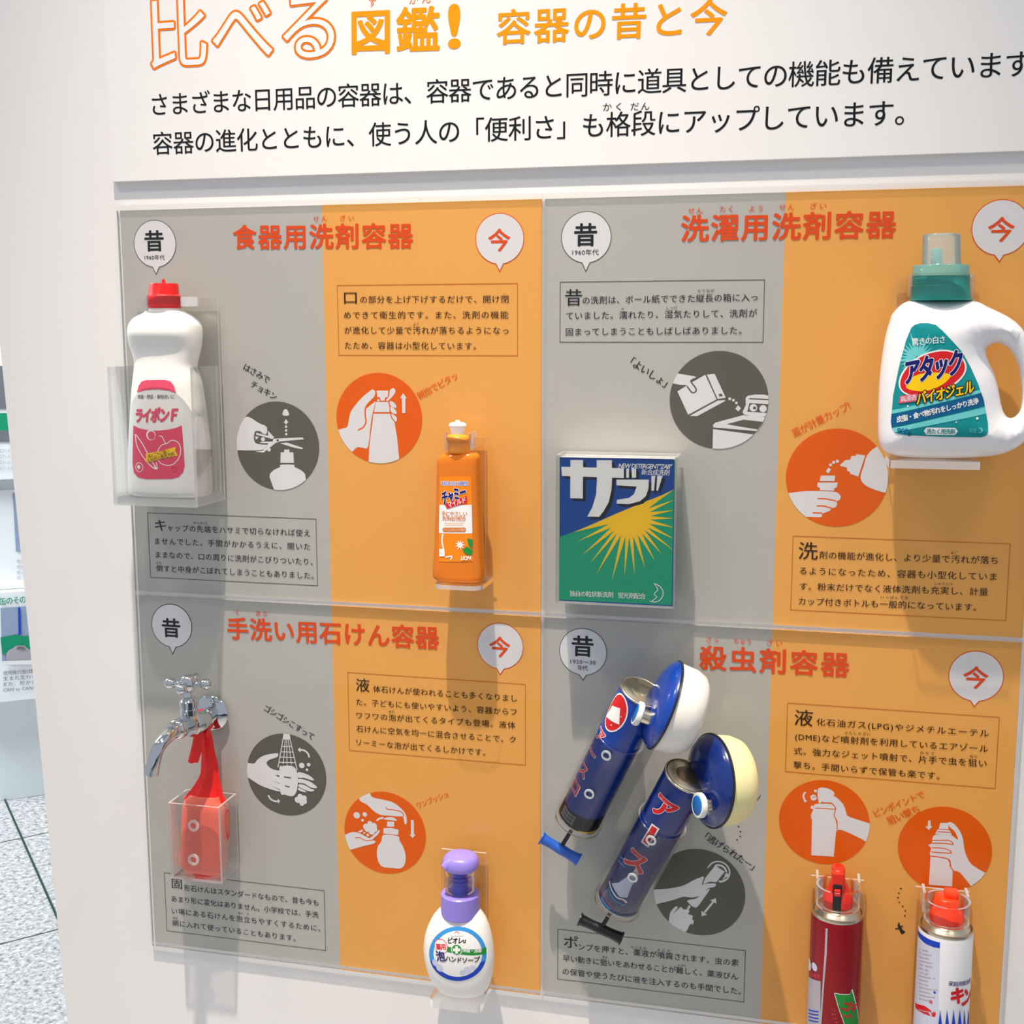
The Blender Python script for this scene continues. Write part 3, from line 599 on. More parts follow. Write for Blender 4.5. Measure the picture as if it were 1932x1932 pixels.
def roundrect(x0, x1, y0, y1, r, n=6):
    "rounded only at the front (y0) corners"
    P = [(x1, y1), (x0, y1)]
    for i in range(n + 1): a = math.pi + math.pi / 2 * i / n; P.append((x0 + r + r * math.cos(a), y0 + r + r * math.sin(a)))
    for i in range(n + 1): a = 1.5 * math.pi + math.pi / 2 * i / n; P.append((x1 - r + r * math.cos(a), y0 + r + r * math.sin(a)))
    return P[::-1]
FR = -.0054
def holder(label, x0, x1, ztop, zsh, dsh, th=.0055, clip=None, sx=None, rr=.012):
    "clear bottle rack: back plate, shelf with rounded front, neck clip = (cx, depth, r, z, h)"
    h = thing('acrylic_bottle_holder', ((x0 + x1) / 2, FR, zsh), label, 'holder', 'clear acrylic bottle holders')
    G().box((x0, FR - .003, zsh - th), (x1, FR, ztop), 1).build('back_plate', ACR, h)
    s0, s1 = sx or (x0, x1); slab(G(), roundrect(s0, s1, -dsh, FR - .003, rr), zsh - th, zsh).build('shelf', ACR, h)
    if clip:
        cx, d, r, z, hh = clip; g = band((cx, -d, z), r + .0015, r + .0042, hh)
        if d - r - .004 > .009: g.k = 0; g.box((cx - .013, -d + r + .004, z), (cx - .010, FR - .003, z + hh), 1); g.box((cx + .010, -d + r + .004, z), (cx + .013, FR - .003, z + hh), 1)
        g.build('neck_clip', ACR, h, smooth=40)
    return h
def xyz(x, y, d, crop=None):
    if crop: x = crop[0] + x / crop[2]; y = crop[1] + y / crop[2]
    return at(x, y, d)

# ================================================================ old white dish soap bottle in a clear tray
cA = (180, 360, 4.2)
d0 = .046
rows = [(952, 392, 705, 1.), (965, 385, 720, .85), (985, 345, 760, .7), (1010, 300, 795, .66), (1050, 268, 838, .66), (1090, 256, 852, .68), (1140, 255, 856, .68), (1200, 263, 850, .6), (1260, 280, 840, .54), (1330, 303, 823, .56),
        (1400, 306, 815, .6), (1510, 294, 850, .62), (1620, 284, 868, .64), (1760, 276, 890, .66), (1900, 268, 905, .66), (2060, 262, 920, .66), (2250, 260, 930, .66), (2360, 264, 932, .66), (2395, 275, 925, .62), (2408, 300, 905, .5)]
S = resample(sil(rows, d0, crop=cA, n=2.6), 3)
zb = S[-1][0]; cx = S[-1][1]
bt = thing('dish_soap_bottle', (cx, -d0, zb), 'tall white waisted dish soap bottle with red cap and pink label, in a clear box', 'bottle')
M_wplast = mat('white_blow_moulded_plastic', (240, 238, 232), .42, sss=.06, bump=.05, bscale=500)
M_red = mat('red_cap_plastic', (225, 22, 22), .35)
loft(G(), S, d0, 2.6, 56).build('body', M_wplast, bt, smooth=50)
Sc = sil([(735, 432, 655, 1), (745, 428, 660, 1), (822, 417, 666, 1), (835, 414, 684, 1), (930, 416, 682, 1)], d0, crop=cA, n=2)
loft(G(), Sc, d0, 2, 40).build('cap', M_red, bt, smooth=35)
Sn = sil([(700, 527, 550, 1), (708, 525, 552, 1), (740, 522, 558, 1)], d0, crop=cA, n=2); loft(G(), Sn, d0, 2, 16).build('nozzle_tip', M_red, bt, smooth=35)
Sr = sil([(931, 424, 675, 1), (953, 424, 680, 1)], d0, crop=cA, n=2); loft(G(), Sr, d0, 2, 36).build('neck', M_wplast, bt, smooth=35)
fr = front_of(S, d0, 2.6)
I = Ink(.076, (180, 660, 4.2), onsurf(fr, .076))
I.poly([(328, 338), (342, 285), (365, 252), (400, 240), (550, 238), (595, 250), (622, 285), (640, 345), (590, 325), (500, 313), (400, 318)], 'p', 0)
I.poly([(300, 598), (350, 622), (420, 637), (500, 640), (580, 632), (640, 618), (685, 598), (700, 800), (708, 920), (695, 970), (660, 1008), (610, 1022), (400, 1024), (340, 1012), (305, 975), (294, 900)], 'p', 0)
I.text('食器・野菜・果物洗いに', (335, 372), (628, 372), .0088, 'K'); I.text('ライポンＦ', (322, 520), (648, 514), .024, 'p', bold=.05, skew=.12, ysc=1.25)
I.stroke([(560, 745), (520, 760), (485, 830), (510, 890), (560, 915), (620, 905), (665, 850), (675, 780), (650, 730), (600, 718), (560, 745), (530, 690), (505, 682)], 6, 'w', 1)
I.stroke([(315, 668), (330, 760), (380, 850), (440, 920), (480, 940), (430, 850), (370, 740), (320, 670)], 6, 'w', 1); I.stroke([(400, 880), (440, 920), (490, 945), (480, 890)], 6, 'w', 1)
I.circle(440, 675, 37, 'w', 1); I.circle(444, 678, 29, 'p', 2)
I.poly([(400, 822), (520, 802), (640, 768), (632, 800), (654, 838), (530, 862), (405, 896)], 'y', 3)
I.text('油よごれに強い', (415, 845), (585, 800), .0078, 'K', lay=4); I.text('お台所の専用洗剤', (415, 880), (628, 822), .0078, 'K', lay=4)
I.circle(348, 930, 32, 'w', 1); I.circle(348, 930, 27, 'p', 2); I.circle(345, 928, 13, 'w', 3)
I.stroke([(605, 950), (625, 968), (645, 950), (635, 930), (612, 932), (605, 950)], 5, 'r', 1)
I.build('label', bt, surf=fr, cell=.006, label='pink and white printed label')
# its clear box
x0, x1 = at(215, 955, .085).x, at(371, 958, .085).x; z0 = at(371, 958, .085).z; z1 = at(352, 693, .085).z; t = .003
bx = thing('acrylic_box', ((x0 + x1) / 2, FR, z0), 'open clear acrylic box with a tall back plate, holding the white dish soap bottle', 'box', 'clear acrylic boxes')
G().box((x0, -.085, z0), (x1, -.085 + t, z1), 1).build('front_panel', ACR, bx)
G().box((x0, -.085 + t, z0), (x0 + t, FR - t, z1), 1).build('side_panel', ACR, bx); G().box((x1 - t, -.085 + t, z0), (x1, FR - t, z1), 1).build('side_panel', ACR, bx)
G().box((x0 + t, -.085 + t, z0), (x1 - t, FR - t, zb - .0002), 1).build('base', ACR, bx)
zt2 = at(411, 562, .008).z; xr = at(411, 562, .006).x; G().box((x0, FR - t, z0), (xr, FR, zt2), 1).build('back_plate', ACR, bx)
zc = (Sc[-1][0], Sc[-2][0]); g = band((Sc[-1][1], -d0, zc[0] + .002), Sc[-1][2] + .001, Sc[-1][2] + .004, (zc[1] - zc[0]) * .95)
g.box((Sc[-1][1] + Sc[-1][2] + .003, -d0 - .002, zc[0] + .002), (Sc[-1][1] + Sc[-1][2] + .026, -d0 + .001, zc[1] - .001), 1); g.box((Sc[-1][1] + .012, -.016, zc[0] + .002), (Sc[-1][1] + .015, FR - t, zc[1]), 1)
g.build('neck_clip', ACR, bx, smooth=40)

# ================================================================ orange dish soap bottle
cB = (600, 740, 4.2); d0 = .042
rows = [(480, 1010, 1262), (500, 972, 1282), (528, 948, 1288), (600, 941, 1290), (750, 939, 1294), (900, 935, 1300), (1100, 926, 1310), (1250, 918, 1318), (1350, 912, 1324), (1420, 909, 1328), (1465, 914, 1325), (1485, 935, 1308), (1492, 960, 1285)]
S = resample(sil(rows, d0, .55, 3., cB), 3)
zb = S[-1][0]; cx = S[-1][1]
ch = thing('dish_soap_bottle', (cx, -d0, zb), 'small see-through orange dish soap bottle with white push cap on a clear holder', 'bottle')
M_orl = clear('orange_liquid_body', (1., .72, .35), 1., .05, .86, (1., .27, .012), .2); M_orl2 = mat('orange_cap', (252, 158, 22), .3, sss=.1); M_orc = M_orl2
loft(G(), S, d0, 3., 56).build('body', M_orl, ch, smooth=50)
Si = [(z - .001, c, hw * .9, hd * .85) for z, c, hw, hd in S[6:-1]]
loft(G(), Si, d0, 3., 40).build('liquid', clear('orange_liquid', (1., .6, .2), .3, .1, .95, (1., .24, .008), .2), ch, smooth=50)
Sc = sil([(330, 1052, 1162), (340, 1035, 1180), (350, 1021, 1195), (375, 1018, 1203), (392, 1026, 1196), (400, 1030, 1196), (470, 1028, 1206), (478, 1035, 1200)], d0, 1, 2, cB); loft(G(), resample(Sc, 2), d0, 2, 40).build('cap', M_orc, ch, smooth=45)
Sp = sil([(221, 1090, 1122), (236, 1086, 1126), (238, 1062, 1150), (246, 1042, 1168), (262, 1035, 1177), (275, 1040, 1172), (284, 1048, 1164), (290, 1048, 1164), (326, 1056, 1158), (334, 1056, 1158)], d0, 1, 2, cB)
loft(G(), Sp, d0, 2, 36).build('push_cap', mat('white_cap', (248, 246, 242), .3, sss=.1), ch, smooth=40)
fr = front_of(S, d0, 3.); I = Ink(.066, cB, onsurf(fr, .066))
I.poly([(962, 668), (1214, 668), (1228, 1342), (955, 1342)], 'o', 0)
I.poly([(962, 892), (1218, 892), (1223, 1118), (957, 1115)], 'w', 1)
I.text('手肌と同じ弱酸性', (975, 722), (1190, 722), .0098, 'w', bold=.08, lay=1); I.text('手肌と同じ弱酸性', (975, 722), (1190, 722), .0098, 'u', bold=.01, lay=2)
I.text('チャミー', (985, 840), (1168, 785), .030, 'w', bold=.07, lay=3, skew=.15, ysc=1.5); I.text('チャミー', (985, 840), (1168, 785), .030, 'v', bold=.035, lay=4, skew=.15, ysc=1.5)
I.poly([(1005, 882), (1178, 822), (1184, 872), (1022, 922)], 'r', 5); I.text('マイルド', (1030, 893), (1170, 850), .0135, 'w', bold=.02, lay=6, skew=.1)
I.text('手にやさしい', (980, 962), (1182, 963), .0115, 'L', bold=.01, lay=3); I.text('洗浄成分配合', (984, 999), (1172, 1002), .0100, 'L', bold=.01, lay=3)
I.poly([(995, 1072), (1165, 1072), (1174, 1088), (1165, 1106), (995, 1106), (985, 1088)], 'L', 3); I.text('フレッシュオレンジの香り', (993, 1089), (1165, 1089), .0058, 'w', lay=4)
I.stroke([(1000, 1036), (1158, 1036)], 3, 'O', 3); I.stroke([(1005, 1052), (1150, 1052)], 3, 'O', 3)
for i in range(9): a = i * .7; I.stroke([(1125, 1210), (1125 + 36 * math.cos(a), 1210 + 36 * math.sin(a))], 7, 'w', 3)
I.circle(1125, 1210, 22, 'w', 3); I.poly([(1182, 1158), (1226, 1166), (1226, 1238), (1195, 1215)], 'e', 3); I.poly([(1145, 1248), (1180, 1222), (1226, 1248), (1222, 1292), (1170, 1282)], 'e', 4)
I.stroke([(990, 1122), (982, 1180), (996, 1245)], 12, 'w', 3); I.poly([(960, 1242), (1002, 1240), (1005, 1300), (962, 1302)], 'w', 4); I.stroke([(1010, 1308), (1060, 1300), (1050, 1330)], 10, 'w', 3)
I.text('LION', (1136, 1312), (1212, 1310), .0098, 'w', bold=.03, lay=6, skew=.2)
I.build('label', ch, surf=fr, cell=.006, label='orange and white printed label')
zs = zb - .0002; xl, xr = at(600 + 905 / 4.2, 1100, .071).x, at(600 + 1335 / 4.2, 1100, .071).x
xb = xyz(1325, 900, .008, cB).x
holder('clear acrylic holder with shelf and neck clip under the orange dish soap bottle', xl + .006, xb, xyz(1300, 355, .008, cB).z, zs, .071, clip=(Sc[-2][1], d0, Sc[-2][2], Sc[-2][0] + .002, .020), sx=(xl, xyz(1395, 1440, .008, cB).x), rr=.014)

# ================================================================ box of washing powder in a clear case
cC = (1020, 800, 4.2); df = .050
tl, tr, br = xyz(152, 268, df, cC), xyz(1052, 284, df, cC), xyz(1046, 1436, df, cC); x0, x1 = tl.x, (tr.x + br.x) / 2; z1 = (tl.z + tr.z) / 2; z0 = (br.z + xyz(160, 1392, df, cC).z) / 2
pb = thing('detergent_box', ((x0 + x1) / 2, -.03, z0), 'blue and green cardboard box of washing powder with a yellow sun, inside a clear case', 'box')
g = G(); g.box((x0, -df, z0), (x1, -.012, z1)); g.build('carton', mat('carton_green', (20, 122, 96), .5), pb, bevel=.0006)
G().box((x0 + .0005, -df + .0006, z1), (x1 - .0005, -.013, z1 + .0006)).build('top_flap', mat('carton_white', (228, 228, 226), .5), pb, label='white printed top flap')
I = Ink(df, cC); q = lambda x, y: (x, y)
I.poly([(152, 262), (1056, 278), (1052, 1450), (152, 1398)], 'b', 1)
I.clip = [Vector((x0, z0)), Vector((x1, z0)), Vector((x1, z1)), Vector((x0, z1))]
I.poly([(140, 898), (200, 876), (260, 855), (420, 790), (600, 710), (800, 625), (960, 565), (1070, 512), (1070, 1480), (140, 1420)], 'g', 2)
tips = [(262, 857), (298, 928), (332, 1036), (393, 1102), (443, 1188), (565, 1240), (665, 1198), (745, 1192), (828, 1140), (905, 1080), (960, 1030), (1052, 1000), (1060, 912), (1060, 820), (1060, 748), (1060, 682), (1060, 600), (1060, 516)]
pts = []; c0 = (702, 738)
for i, (x, y) in enumerate(tips):
    pts.append((x, y))
    if i + 1 < len(tips):
        a = math.atan2((y + tips[i + 1][1]) / 2 - c0[1], (x + tips[i + 1][0]) / 2 - c0[0]); rr_ = 168; pts.append((c0[0] + rr_ * math.cos(a), c0[1] + rr_ * .92 * math.sin(a)))
pts += [(960, 565), (800, 625), (600, 710), (420, 790)]
I.poly(pts, 'y', 3)
za = [[(165, 338), (660, 350), (660, 428), (170, 411)], [(237, 284), (337, 284), (335, 590), (235, 587)], [(445, 285), (565, 285), (567, 430), (562, 520), (540, 620), (500, 690), (465, 735), (370, 733), (410, 660), (440, 560), (447, 450)],
      [(680, 352), (701, 352), (700, 425), (679, 425)], [(720, 350), (757, 352), (757, 425), (725, 425)], [(602, 440), (858, 440), (855, 510), (835, 570), (790, 610), (700, 635), (602, 630), (606, 600), (700, 585), (740, 555), (762, 495), (602, 485)],
      [(878, 410), (909, 410), (899, 528), (878, 528)], [(925, 408), (967, 410), (930, 528), (917, 528)]]
for s_ in za: I.poly([(x + 22, y + 20) for x, y in s_], 'N', 4)
for s_ in za: I.poly(s_, 'w', 5)
I.text('NEW DETERGENT"ZAB"', (622, 328), (1040, 336), .0112, 'w', bold=.015, lay=6, skew=.2); I.text('新合成洗剤', (800, 379), (1022, 385), .0085, 'w', bold=.01, lay=6, skew=.1)
I.text('独自の粒状新洗剤', (232, 1342), (575, 1352), .0100, 'w', bold=.01, lay=6); I.text('蛍光剤配合', (615, 1355), (832, 1364), .0100, 'w', bold=.01, lay=6)
I.stroke([(900, 1262), (950, 1290), (972, 1340), (950, 1390), (905, 1410), (865, 1400)], 7, 'w', 6); I.stroke([(900, 1265), (930, 1310), (900, 1345), (920, 1370), (885, 1400)], 6, 'w', 6)
I.build('printed_front', pb, label='blue, green and yellow printed front')
e = .0035; gx0, gx1, gz0, gz1 = x0 - e, x1 + e, z0 - e, z1 + e
cs = thing('acrylic_case', ((gx0 + gx1) / 2, FR, gz0), 'closed clear acrylic case around the blue and green washing powder box', 'case')
t = .0025
G().box((gx0, -df - e, gz0), (gx1, -df - e + t, gz1), 1).build('front_panel', ACR, cs)
G().box((gx0, -df - e + t, gz0), (gx0 + t, FR, gz1), 1).build('side_panel', ACR, cs); G().box((gx1 - t, -df - e + t, gz0), (gx1, FR, gz1), 1).build('side_panel', ACR, cs)
G().box((gx0 + t, -df - e + t, gz0), (gx1 - t, FR, gz0 + t), 1).build('bottom_panel', ACR, cs); G().box((gx0 + t, -df - e + t, gz1 - t), (gx1 - t, FR, gz1), 1).build('top_panel', ACR, cs)

# ================================================================ big white detergent bottle with handle
def inflate(outer, holes, Hh, R, cell=.005, pw=.5):
    def pin(p, L):
        c = False
        for i in range(len(L)):
            a, b = L[i], L[i - 1]
            if (a.y > p.y) != (b.y > p.y) and p.x < (b.x - a.x) * (p.y - a.y) / (b.y - a.y) + a.x: c = not c
        return c
    inside = lambda p: pin(p, outer) and not any(pin(p, h) for h in holes)
    segs = [(L[i], L[(i + 1) % len(L)]) for L in [outer] + holes for i in range(len(L))]
    def dist(p):
        m = 1e9
        for a, b in segs:
            ab = b - a; t = max(0, min(1, (p - a).dot(ab) / max(ab.length_squared, 1e-12))); q = (p - a - ab * t).length
            if q < m: m = q
        return m
    V = []; E = []
    for L in [outer] + holes:
        o = len(V); V += L; E += [(o + i, o + (i + 1) % len(L)) for i in range(len(L))]
    nb = len(V)
    for L in [outer] + holes:
        n = len(L)
        for fr_ in (.04, .14, .32, .6):
            for i in range(n):
                t = (L[(i + 1) % n] - L[i - 1]).normalized()
                for sg in (1, -1):
                    p = L[i] + Vector((-t.y, t.x)) * sg * R * fr_
                    if inside(p) and dist(p) > R * fr_ * .93: V.append(p)
    xs = [p.x for p in outer]; zs_ = [p.y for p in outer]; x = min(xs)
    while x < max(xs):
        z = min(zs_)
        while z < max(zs_):
            p = Vector((x, z))
            if inside(p) and dist(p) > R * .75: V.append(p)
            z += cell
        x += cell
    vs, _, fs, _, _, _ = geometry.delaunay_2d_cdt(V, E, [], 0, 1e-6)
    hf = lambda p: Hh * (1 - (1 - min(dist(p) / R, 1)) ** 2.2) ** pw
    T = [f for f in fs if inside((vs[f[0]] + vs[f[1]] + vs[f[2]]) / 3)]
    return vs, T, [hf(v) if dist(v) > 2e-5 else 0 for v in vs], hf
cD = (1440, 360, 3.577); d0 = .050
outl = [(985, 742), (1200, 738), (1415, 741), (1520, 785), (1650, 848), (1725, 905), (1768, 965), (1792, 1050), (1806, 1180), (1812, 1330), (1810, 1480), (1796, 1590), (1765, 1680), (1700, 1738), (1610, 1775), (1480, 1796), (1250, 1804), (1000, 1800), (870, 1780), (805, 1742), (776, 1670), (776, 1450), (783, 1290), (797, 1150), (820, 1000), (850, 890), (880, 820)]
hole = [(1503, 1080), (1525, 1045), (1575, 1028), (1640, 1052), (1688, 1110), (1722, 1190), (1742, 1300), (1745, 1400), (1732, 1480), (1700, 1522), (1660, 1532), (1625, 1500), (1603, 1430), (1585, 1330), (1558, 1230), (1522, 1150)]
def m2(L, d): return [Vector((xyz(x, y, d, cD).x, xyz(x, y, d, cD).z)) for x, y in L]
O2 = smooth_loop(m2(outl, d0), 4); H2 = smooth_loop(m2(hole, d0), 3)
vs, T, hh, hf = inflate(O2, [H2], .036, .042)
zb = min(v.y for v in vs); cx = sum(v.x for v in O2) / len(O2)
ab = thing('detergent_bottle', (cx, -d0, zb), 'large white detergent bottle with a handle, teal label and frosted measuring cap', 'bottle')
g = G(); g.add([(v.x, -d0 - h, v.y) for v, h in zip(vs, hh)], [tuple(f) for f in T]); g.add([(v.x, -d0 + h, v.y) for v, h in zip(vs, hh)], [tuple(f)[::-1] for f in T])
o = g.build('body', mat('glossy_white_plastic', (246, 244, 246), .25, sss=.06), ab)
import bmesh
bm = bmesh.new(); bm.from_mesh(o.data); bmesh.ops.remove_doubles(bm, verts=bm.verts, dist=1e-5); bmesh.ops.recalc_face_normals(bm, faces=bm.faces); bm.to_mesh(o.data); bm.free(); o.data.shade_smooth()
dc = .046
M_teal = mat('teal_cap_plastic', (22, 150, 138), .35)
Sc = sil([(578, 1003, 1392), (580, 1005, 1392), (640, 1005, 1392), (645, 998, 1394), (705, 997, 1396), (728, 985, 1410), (742, 985, 1412)], dc, 1, 2, cD); loft(G(), Sc, dc, 2, 48).build('collar', M_teal, ab, smooth=35)
Ss = sil([(388, 1150, 1195), (395, 1135, 1205), (420, 1130, 1208), (505, 1128, 1212), (510, 1128, 1212)], dc, 1, 2, cD); loft(G(), Ss, dc, 2, 24).build('pouring_spout', mat('aqua_spout', (60, 195, 195), .35), ab, smooth=40)
M_frost = clear('frosted_clear_cup', (.93, .95, .93), 1., .12, .42, (.93, .93, .90))
So = sil([(290, 1100, 1312), (296, 1080, 1328), (310, 1073, 1334), (505, 1068, 1336)], dc, 1, 2, cD); g = loft(G(), So, dc, 2, 48, cap1=False); g.build('measuring_cap', M_frost, ab, smooth=40)
S2 = sil([(503, 1012, 1388), (510, 1006, 1393), (577, 1003, 1394)], dc, 1, 2, cD); loft(G(), S2, dc, 2, 48, cap1=False).build('cap_rim', clear('frosted_teal_rim', (.55, .9, .85), 1., .12, .6, (.45, .82, .76)), ab, smooth=40)
I = Ink(.084, cD); lb = [(1000, 925), (1025, 903), (1060, 893), (1115, 893), (1165, 905), (1210, 945), (1280, 1020), (1345, 1090), (1400, 1190), (1450, 1300), (1490, 1410), (1517, 1560), (1518, 1620), (1505, 1652), (1470, 1664), (1200, 1660), (945, 1648), (895, 1635), (870, 1605), (864, 1560), (880, 1380), (920, 1180), (965, 1010)]
I.poly(lb, 't', 0)
cl = [I.P(*p) for p in lb]
a_ = sum(cl[i].x * cl[(i + 1) % len(cl)].y - cl[(i + 1) % len(cl)].x * cl[i].y for i in range(len(cl)))
if a_ < 0: cl = cl[::-1]
I.clip = cl
for i in range(26): a = i * .2417 + .1; r_ = 190 if i % 3 == 0 else 130; I.poly([(1040 + 20 * math.cos(a + .8), 1130 + 20 * math.sin(a + .8)), (1040 + r_ * math.cos(a), 1130 + r_ * math.sin(a)), (1040 + 20 * math.cos(a - .8), 1130 + 20 * math.sin(a - .8))], 'c', 1)
I.poly([(840, 1520), (1520, 1355), (1530, 1440), (840, 1605)], 's', 2); I.poly([(840, 1612), (1530, 1452), (1530, 1500), (840, 1640)], 'c', 2)
I.poly([(840, 1490), (1520, 1330), (1520, 1352), (840, 1515)], 'c', 1.5)
I.clip = None
I.poly([(915, 1300), (935, 1230), (990, 1160), (1080, 1100), (1200, 1072), (1290, 1085), (1350, 1130), (1372, 1190), (1350, 1250), (1290, 1310), (1200, 1360), (1100, 1385), (1000, 1385), (935, 1355)], 'w', 3, 3)
I.poly([(925, 1300), (945, 1235), (1000, 1165), (1090, 1108), (1200, 1082), (1285, 1095), (1340, 1135), (1360, 1190), (1340, 1245), (1280, 1300), (1190, 1348), (1090, 1372), (1000, 1374), (942, 1348)], 'r', 4, 3)
I.poly([(965, 1330), (990, 1270), (1060, 1235), (1160, 1225), (1260, 1240), (1230, 1290), (1150, 1335), (1060, 1352)], 'y', 5, 3)
I.text('アタック', (962, 1225), (1338, 1150), .047, 'w', bold=.06, lay=6, skew=.22, ysc=1.35); I.text('アタック', (962, 1225), (1338, 1150), .047, 'v', bold=.035, lay=7, skew=.22, ysc=1.35)
I.text('バイオジェル', (1035, 1403), (1420, 1318), .0245, 'N', bold=.09, lay=8, skew=.2, ysc=1.15); I.text('バイオジェル', (1035, 1403), (1420, 1318), .0245, 'y', bold=.022, lay=9, skew=.2, ysc=1.15)
I.poly([(925, 1385), (1042, 1365), (1030, 1420), (912, 1435)], 'p', 8); I.text('高浸透', (928, 1408), (1032, 1390), .0095, 'w', bold=.01, lay=9)
I.text('皮脂・食べ物汚れをしっかり洗浄', (902, 1545), (1452, 1415), .0118, 'w', bold=.025, lay=5, skew=.15)
I.text('驚きの白さ', (1003, 1020), (1224, 1002), .0125, 'w', lay=5, bold=.01)
I.poly([(1100, 1596), (1294, 1598), (1312, 1622), (1294, 1648), (1100, 1646), (1082, 1620)], 'w', 5); I.text('洗たく用洗剤', (1102, 1621), (1292, 1624), .0098, 't', bold=.02, lay=6)
I.text('900g', (905, 1619), (1000, 1622), .0105, 's', lay=5); I.text('花王', (1388, 1616), (1440, 1618), .006, 'c', lay=5); I.circle(1460, 1616, 20, 'c', 5); I.circle(1454, 1616, 15, 't', 6)
I.circle(1443, 1535, 9, 'w', 5); I.circle(1300, 1560, 5, 'w', 5); I.circle(975, 1452, 6, 'w', 5)
I.build('label', ab, surf=lambda x, z: -d0 - hf(Vector((x, z))) - .0005, cell=.006, step=.0001, label='teal printed label with red and yellow emblem')
# engraved grip line and holder
xs0, xs1 = xyz(850, 1800, .075, cD).x, xyz(1466, 1800, .075, cD).x
holder('clear acrylic holder with back plate and shelf under the large white detergent bottle', xyz(893, 590, .008, cD).x, xyz(1440, 590, .008, cD).x, xyz(893, 588, .008, cD).z, zb - .0002, .080, th=.0085, clip=(Sc[4][1], dc, Sc[4][2], Sc[5][0] + .002, .024), sx=(xs0, xs1), rr=.004)
# ================================================================ foam hand soap
cF = (620, 1480, 4.275); d0 = .042
rows = [(985, 935, 1195), (1000, 905, 1225), (1040, 868, 1256), (1080, 838, 1280), (1150, 803, 1306), (1230, 778, 1325), (1320, 768, 1336), (1400, 772, 1338), (1480, 788, 1330), (1550, 812, 1316), (1600, 838, 1298), (1640, 872, 1268), (1660, 905, 1235), (1668, 940, 1200)]
S = resample(sil(rows, d0, .66, 2.15, cF), 3); zb = S[-1][0]; cx = S[-1][1]
hs = thing('foam_soap_bottle', (cx, -d0, zb), 'rounded white foam hand soap bottle with a lavender pump head', 'bottle')
loft(G(), S, d0, 2.15, 56).build('body', M_wplast2 if 'M_wplast2' in globals() else mat('soft_white_plastic', (246, 243, 238), .3, sss=.08), hs, smooth=60)
M_lav = mat('lavender_plastic', (150, 132, 222), .3, sss=.05); M_vio = mat('violet_stem_plastic', (84, 84, 200), .3)
Sc = sil([(868, 918, 1212), (876, 906, 1220), (1035, 904, 1222), (1045, 912, 1214)], d0, 1, 2, cF); loft(G(), Sc, d0, 2, 48).build('screw_collar', M_lav, hs, smooth=35)
Sn = sil([(690, 1003, 1115), (770, 1003, 1115), (772, 996, 1124), (872, 996, 1124)], d0, 1, 2, cF); loft(G(), Sn, d0, 2, 32).build('pump_stem', M_vio, hs, smooth=35)
Sh = sil([(552, 1020, 1110, .95), (556, 985, 1142, .95), (566, 952, 1180, .95), (585, 930, 1203, .95), (612, 919, 1214, .95), (642, 916, 1216, .95), (664, 923, 1205, .95), (682, 946, 1180, .9), (695, 990, 1136, .9)], d0 + .004, .9, 2.2, cF)
loft(G(), resample(Sh, 3), d0 + .004, 2.2, 48).build('pump_head', M_lav, hs, smooth=60)
p = xyz(945, 668, .062, cF); G().tube([(p.x + .012, -.05, p.z + .006), (p.x + .004, -.058, p.z + .004), (p.x - .002, -.064, p.z - .001)], [.009, .0075, .005], 16, 4).build('nozzle', M_lav, hs, smooth=60)
fr = front_of(S, d0, 2.15); I = Ink(.072, cF, onsurf(fr, .072))
el = lambda rx, ry, A_: [(1042 + rx * math.cos(t_), 1366 - ry * math.sin(t_)) for t_ in A_]
full = [i * math.pi / 24 for i in range(48)]; I.poly(el(232, 220, full), 'q', 0)
I.poly(el(232, 220, [math.pi * (1.08 + .84 * i / 20) for i in range(21)]), 'u', .5)
I.poly(el(196, 186, full), 'w', 1)
I.circle(860, 1440, 24, 'j', 2); I.circle(895, 1480, 28, 'j', 2); I.circle(1120, 1500, 34, 'j', 2); I.circle(1165, 1480, 26, 'j', 2); I.circle(1080, 1520, 24, 'j', 2)
I.text('ビオレu', (965, 1258), (1106, 1256), .0125, 'N', bold=.03, lay=3, skew=.15); I.stroke([(1015, 1200), (1035, 1185), (1052, 1205)], 5, 'p', 3); I.stroke([(985, 1222), (1088, 1222)], 4, 'm', 3)
I.poly([(955, 1306), (1272, 1312), (1274, 1362), (955, 1350)], 'e', 3); I.circle(1033, 1333, 46, 'w', 4); I.circle(1033, 1333, 40, 'e', 5); I.poly([(1022, 1303), (1044, 1303), (1044, 1322), (1063, 1322), (1063, 1344), (1044, 1344), (1044, 1363), (1022, 1363), (1022, 1344), (1003, 1344), (1003, 1322), (1022, 1322)], 'w', 6)
I.text('殺菌・消毒', (1086, 1334), (1236, 1337), .0092, 'w', bold=.02, lay=4)
I.circle(906, 1306, 54, 'p', 6); I.circle(906, 1308, 50, 'w', 7); I.text('薬用', (868, 1308), (944, 1308), .0105, 'r', bold=.03, lay=8)
I.text('泡', (868, 1382), (938, 1384), .0175, 'v', bold=.02, lay=9); I.text('ハンドソープ', (945, 1400), (1222, 1408), .0125, 'N', bold=.02, lay=9)
I.build('label', hs, surf=fr, cell=.005, step=.00007, label='round blue ringed label')
x0, x1 = xyz(802, 1700, .070, cF).x, xyz(1222, 1700, .070, cF).x
holder('clear acrylic holder with back plate and shelf under the foam soap bottle', xyz(1120, 600, .008, cF).x - .035, xyz(1268, 600, .008, cF).x, xyz(1240, 553, .008, cF).z, zb - .0002, .070, th=.010, clip=(Sn[0][1], d0, Sn[3][2] + .004, Sn[3][0] + .004, .022), sx=(x0, x1), rr=.008)

